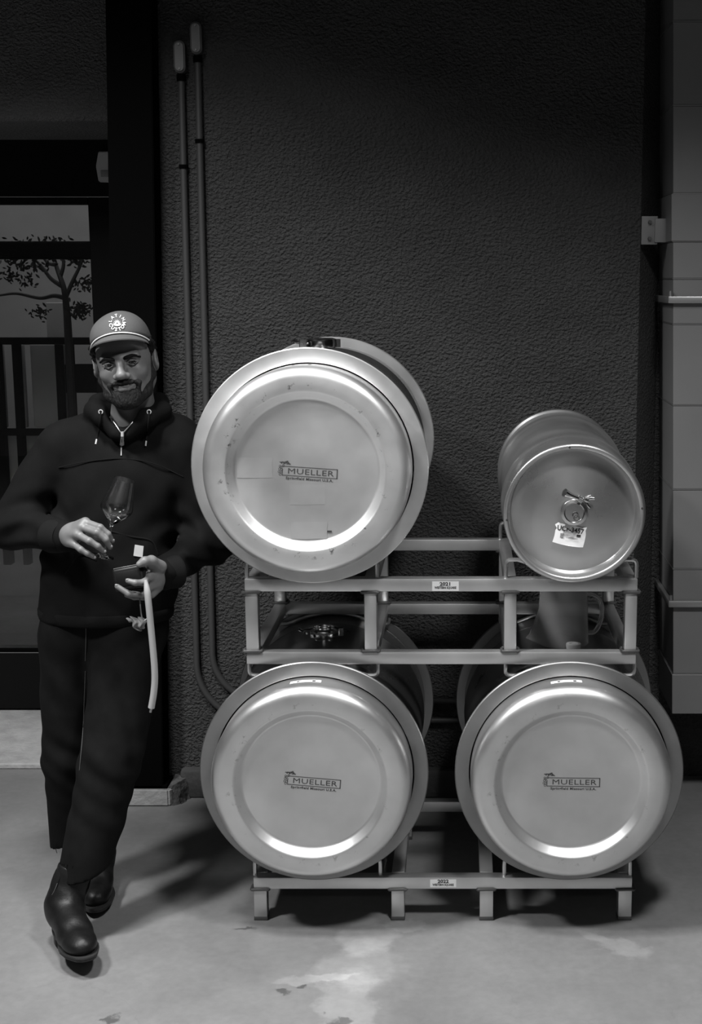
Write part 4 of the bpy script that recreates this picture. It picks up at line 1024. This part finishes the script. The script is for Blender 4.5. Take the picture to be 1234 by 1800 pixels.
def seam(uv, r, name, m, lift=.0015, n=6):
    ctrl = [Vector((u, v, 0)) for u, v in uv]; pth = smooth_path(ctrl, n) if len(ctrl) > 2 else [ctrl[0].lerp(ctrl[1], k / 10) for k in range(11)]
    bm = bmesh.new(); add_tube(bm, on_hoodie([(p.x, p.y) for p in pth], lift), r, 6); return local_obj(bm, name, m, hoodie)
seam([(103, 822), (150, 812), (212, 806), (270, 815), (322, 838)], .0014, 'yoke_seam', M_RIB, .003)
seam([(196, 934), (230, 943), (266, 951), (278, 975)], .0024, 'pocket_edge', M_RIB)
seam([(113, 1010), (140, 975), (170, 985)], .0024, 'pocket_edge', M_RIB)
seam([(193, 733), (203, 746), (212, 760)], .0015, 'zip_tape', M_STRAP, .003)
seam([(240, 733), (229, 747), (217, 760)], .0015, 'zip_tape', M_STRAP, .003)
seam([(214, 760), (213, 801)], .0022, 'zip_teeth', M_STRAP, .004)
bm = bmesh.new(); q = on_hoodie([(215, 759), (215, 767), (214.5, 782)], .009); add_tube(bm, q[:2], .0042, 8); add_tube(bm, q[1:], [.0036, .0060], 8, flat=.5); local_obj(bm, 'zip_pull', M_NICKEL, hoodie)
for (u, v), (u2, v2), mid in (((177, 724), (170, 772), (175, 748)), ((262, 724), (257, 775), (260, 750))):
    q = on_hoodie([(u, v)], .003)[0]; bm = bmesh.new(); add_tube(bm, [q + Vector((.0052 * math.cos(a), 0, .0052 * math.sin(a))) for a in [2 * PI * k / 14 for k in range(14)]], .0015, 6, closed=True); local_obj(bm, 'eyelet', M_NICKEL, hoodie)
    pth = on_hoodie([(p.x, p.y) for p in smooth_path([Vector((u, v + 2, 0)), Vector((*mid, 0)), Vector((u2, v2, 0))], 6)], .004)
    bm = bmesh.new(); add_tube(bm, pth, .0026, 7); ds = local_obj(bm, 'drawstring', M_RIB, hoodie)
    bm = bmesh.new(); d = (pth[-1] - pth[-2]).normalized(); add_tube(bm, [pth[-1], pth[-1] + d * .014], .0024, 7); local_obj(bm, 'drawstring_tip', M_NICKEL, ds)
bm = bmesh.new(); q = on_hoodie([(237, 958), (252.5, 960), (250.5, 979.5), (234.5, 977)], .004); c_ = (q[0] + q[2]) / 2
v1 = [bm.verts.new(p) for p in q]; v2 = [bm.verts.new(p + Vector((0, .003, 0))) for p in q]; bm.faces.new(v1); bm.faces.new(v2[::-1])
for i in range(4): bm.faces.new((v1[i], v2[i], v2[(i + 1) % 4], v1[(i + 1) % 4]))
local_obj(bm, 'pocket_patch', mat('pale_woven_patch', 0.42, 0.8, bump=0.4, bscale=700, bdist=.001), hoodie, smooth=False, label='small pale woven patch on the pocket')
# ribbed cuffs
for a, b in ((P(90, 942, -.022), P(113, 944, -.056)), (P(312, 1004, -.022), P(288, 1008, -.052))):
    bm = bmesh.new(); d = (b - a); pts = [a + d * (k / 10) for k in range(11)]
    add_tube(bm, pts + [b - d * .05, b - d * .3], [.044, .0455, .0455, .045, .0445, .044, .0435, .043, .042, .041, .038, .032, .030], 40); local_obj(bm, 'cuff', M_RIB, hoodie)
# waistband of the hoodie
bm = bmesh.new(); ring = []
c_ = P(187, 1080, .13)
for z, k in ((.880, 1.0), (.876, 1.012), (.862, 1.012), (.850, .995), (.846, .97)):
    ring.append([bm.verts.new((c_.x + .187 * k * math.cos(2 * PI * i / 72), .13 + .127 * k * math.sin(2 * PI * i / 72), z)) for i in range(72)])
for A, B in zip(ring, ring[1:]):
    for i in range(72): bm.faces.new((A[i], A[(i + 1) % 72], B[(i + 1) % 72], B[i]))
local_obj(bm, 'hem_band', M_RIB, hoodie)
sdf_obj('tee_shirt', [Ell(P(220, 782, .115), (.07, .050, .058), .02)], .004, M_TEE, man, PB)

# ---- trousers
def tfold(Q):
    x, y, z = Q[..., 0], Q[..., 1], Q[..., 2]
    return .0016 * np.sin(28 * z + 30 * x + 3 * np.sin(6 * z + 9 * x)) + .0025 * np.exp(-((z - .43) / .10) ** 2) * np.sin(80 * z + 55 * x) + .0012 * np.sin(60 * x + 12 * z)
TR = [Cone(P(130, 1105, .13), P(236, 1103, .125), .092, .092, .05), Cone(P(152, 1070, .13), P(222, 1070, .13), .10, .10, .04),
      Cone(HIP_R, K_R, .092, .074, .03), Cone(K_R, P(131, 1540, .20), .074, .062, .02), Cone(HIP_L, K_L, .100, .083, .03), Cone(K_L, P(143, 1550, -.100), .083, .067, .02), Plane((-1.05, 0, .186), (.32, .06, -1), .004)]
tr = sdf_obj('trousers', TR, 0.0055, M_DENIM, man, PB, tfold, label='black trousers with frayed hems')
def tseam(uv, r, name):
    pth = smooth_path([Vector((u, v, 0)) for u, v in uv], 8); bm = bmesh.new(); add_tube(bm, hits(TR, [(p.x, p.y) for p in pth], .0032), r, 5); local_obj(bm, name, M_STITCH, tr)
tseam([(151, 1100), (151, 1130), (150, 1162)], .0012, 'fly_stitching')
tseam([(150, 1180), (146, 1280), (138, 1370)], .0010, 'inseam_stitching')
rng = random.Random(6)
for u, v, l in ((106, 1522, 30), (109, 1524, 45), (118, 1526, 22), (112, 1524, 14), (128, 1528, 10), (98, 1488, 14), (150, 1534, 8)):
    q = hits(TR, [(u, v - 6)], .001)[0]; bm = bmesh.new(); k = (l + 6) / 640
    add_tube(bm, [q, q + Vector((rng.uniform(-.003, .003), .0, -k * .5)), q + Vector((rng.uniform(-.006, .004), .0, -k))], .0009, 5); local_obj(bm, 'frayed_thread', M_DENIM, tr)

# ---- boots (local: x side, y forward, z up)
def boot(heel, toe_dir, pitch, shin, label):
    heel = Vector(heel)
    f = Vector((toe_dir[0], toe_dir[1], 0)).normalized(); ang = math.atan2(f.y, f.x) - PI / 2
    M = Matrix.Rotation(ang, 4, 'Z') @ Matrix.Rotation(math.radians(pitch), 4, 'X')
    sd = (M.inverted().to_3x3() @ (Vector(shin) - heel - M @ Vector((0, .055, .10)))).normalized()
    tp_ = Vector((0, .055, .10)) + sd * .105
    pr = [Cone((0, .045, .062), (0, .150, .052), .040, .040, .03), Ell((.002, .205, .044), (.045, .070, .034), .03), Cone((0, .055, .10), (0, .150, .062), .045, .036, .03), Cone((0, .055, .095), tp_, .045, .049, .03),
          Plane((0, 0, .024), (0, 0, -1), .004), Plane(tp_ - sd * .004, sd, .004)]
    up = sdf_obj('boot_upper', xform(pr, M), .0034, M_BOOT, man, PB - heel, lambda Q: .0012 * np.sin(70 * Q[..., 0] + 90 * Q[..., 1] + 60 * Q[..., 2]) * np.sin(50 * Q[..., 2]), label)
    t = up; M = Matrix.Translation(heel - PB) @ M
    def outline(grow, y0=-9, y1=9):
        ol = []
        for k in range(40):
            a = 2 * PI * k / 40; y = .135 + .145 * math.sin(a); w = .034 + .014 * math.exp(-((y - .20) / .06) ** 2) - .004 * math.exp(-((y - .11) / .03) ** 2)
            c = abs(math.cos(a)) ** .6 * (1 if math.cos(a) > 0 else -1)
            ol.append(((w + grow) * c, min(max(y + grow * math.sin(a), y0), y1)))
        return ol
    def slab(name, ol, z0, z1, m, bev):
        bm = bmesh.new(); a = [bm.verts.new((x, y, z0)) for x, y in ol]; b = [bm.verts.new((x, y, z1)) for x, y in ol]; n = len(ol)
        bm.faces.new(a); bm.faces.new(b[::-1])
        for i in range(n): bm.faces.new((a[i], b[i], b[(i + 1) % n], a[(i + 1) % n]))
        bmesh.ops.bevel(bm, geom=[e for e in bm.edges if abs(e.verts[0].co.z - e.verts[1].co.z) < 1e-6], offset=bev, segments=2, affect='EDGES')
        bm.transform(M); finish(bm, name, m, t)
    slab('sole', outline(.003), .014, .0255, M_SOLE, .002); slab('welt', outline(.0055), .0215, .0265, M_SOLE, .001)
    ho = [(x, y) for x, y in outline(.002) if y < .075]; ho.sort(key=lambda q: math.atan2(q[1] - .045, q[0])); slab('heel', ho, -.008, .015, M_SOLE, .002)
    SM = Matrix.Translation(Vector((0, .055, .10))) @ sd.to_track_quat('Z', 'Y').to_matrix().to_4x4()
    side = SM.to_3x3().inverted() @ Vector((1, 0, 0)); az = math.atan2(side.y, side.x)
    for s in (0, PI):
        bm = bmesh.new(); Mp = SM @ Matrix.Rotation(az + s, 4, 'Z')
        bmesh.ops.create_uvsphere(bm, u_segments=20, v_segments=12, radius=1, matrix=Mp @ Matrix.Translation((.0415, 0, .055)) @ Matrix.Diagonal((.0085, .026, .045, 1))); bm.transform(M); finish(bm, 'elastic_panel', M_RIB, t)
        bm = bmesh.new(); add_tube(bm, [Mp @ Vector((.0475 - .004 * abs(math.cos(a)), .027 * math.cos(a), .055 - .047 * math.sin(a))) for a in [PI * k / 12 for k in range(13)]], .0014, 6); bm.transform(M); finish(bm, 'stitch_line', M_STITCH, t)
    return t
boot((-1.106, -.092, .008), (.50, -.866), 6.0, K_L, 'black leather boot in front, toe lifted')
boot((-1.098, .275, .008), (.22, -.97), 0.0, K_R, 'black leather boot behind the front one')

# ================================================================== WINE GLASS
gb, gt = P(180.5, 977.5, -.112), P(219.5, 843, -.112)
ax = (gt - gb).normalized(); HG = (gt - gb).length
xax = Vector((0, 1, 0)).cross(ax).normalized(); yax = ax.cross(xax)
GM3 = Matrix((xax, yax, ax)).transposed()
t = thing('wine_glass', 'wine glass with a little pale wine held by the man', 'glass', gb); t.rotation_euler = GM3.to_euler()
outer = [(0.0, 0.0), (.028, 0.0), (.0305, .0008), (.029, .0018), (.016, .0035), (.006, .008), (.0036, .016), (.0033, .05), (.0036, .080), (.0062, .088), (.020, .1035), (.034, .1185), (.0398, .1265), (.0415, .133), (.0405, .143), (.0365, .165), (.0315, .19), (.0272, HG)]
inner = [(.0264, HG), (.0306, .19), (.0356, .165), (.0396, .143), (.0405, .1335), (.0388, .1275), (.0330, .1195), (.019, .105), (.0055, .0905), (0.0, .0895)]
bm = bmesh.new(); add_lathe(bm, outer[:9], 40); finish(bm, 'stem_and_foot', M_GLASS, t, angle=180)
bm = bmesh.new(); add_lathe(bm, [(0.0, .0795)] + outer[8:] + inner, 56); finish(bm, 'bowl', M_GLASS, t, angle=70)
level = P(210, 904.5, -.112).z
bm = bmesh.new(); add_lathe(bm, [(max(r - .0004, 0), h) for r, h in inner[::-1]], 48)
zl = GM3.transposed() @ Vector((0, 0, 1)); pl = GM3.transposed() @ (Vector((gb.x, gb.y, level)) - gb)
bmesh.ops.bisect_plane(bm, geom=bm.verts[:] + bm.edges[:] + bm.faces[:], plane_co=pl, plane_no=zl, clear_outer=True)
bmesh.ops.holes_fill(bm, edges=[e for e in bm.edges if e.is_boundary]); finish(bm, 'wine', M_WINE, t, angle=50)

# ================================================================== HANDHELD METER WITH SAMPLING TUBE
mo = P(229, 1016, -.128)
t = thing('handheld_meter', 'black handheld meter with a milky sampling tube in the man\'s hand', 'meter', mo)
Mm = Matrix.Rotation(math.radians(-11), 4, 'Y') @ Matrix.Rotation(math.radians(-14), 4, 'X')
bm = bmesh.new(); add_box(bm, -.040, .042, -.022, .022, -.032, .030, .008, 3); bm.transform(Mm); finish(bm, 'meter_body', M_METER, t)
bm = bmesh.new(); add_box(bm, -.036, .026, -.014, .016, .0285, .0312, .001); bm.transform(Mm); finish(bm, 'meter_lit_top', M_METERTOP, t)  # thin grey plate paints the light on the body's top face
bm = bmesh.new(); add_box(bm, -.030, .034, -.0235, -.0215, -.020, .018, .001); bm.transform(Mm); finish(bm, 'front_plate', M_RUBBER, t)
def loc_path(pp): return [p - mo for p in smooth_path([P(*q) for q in pp], 8)]
bm = bmesh.new(); q = loc_path([(256, 1019, -.176), (260, 1050, -.185), (266, 1110, -.18), (271, 1165, -.175), (272, 1195, -.172), (270, 1220, -.17), (266, 1244, -.168)])
add_tube(bm, q, [.0045 + .0042 * min(1, i / 6) for i in range(len(q))], 14); tb = finish(bm, 'sampling_tube', M_TUBE, t)
bm = bmesh.new(); q = loc_path([(266, 1245, -.168), (265, 1249, -.168), (264.5, 1252, -.168)]); add_tube(bm, q, [.004] * 6 + [.0034] * (len(q) - 6), 10); finish(bm, 'tube_tip', M_STRAP, tb)
# cloth pouch on a thin ring strap hanging below the hand
po = P(241, 1094, -.13)
t = thing('cloth_pouch', 'crumpled grey cloth hanging on a thin strap below the hand', 'cloth', po)
bm = bmesh.new(); add_tube(bm, [p - po for p in smooth_path([P(245.5, 1046, -.125), P(246.5, 1065, -.135), P(249, 1083, -.138), P(253, 1090, -.136), P(258, 1088, -.132)], 6)], .0018, 8); finish(bm, 'strap', M_STRAP, t)
pc = [Cone(P(226, 1087, -.13), P(246, 1096, -.132), .004, .013, .01), Cone(P(246, 1096, -.132), P(254, 1092, -.13), .013, .008, .01), Cone(P(240, 1098, -.13), P(244, 1104, -.13), .010, .006, .01)]
sdf_obj('cloth', pc, .0018, mat('grey_cloth', 0.16, 0.7, var=.3, vscale=60), t, po, lambda Q: .0032 * np.sin(330 * Q[..., 0] + 160 * Q[..., 2] + 2 * np.sin(200 * Q[..., 2])))
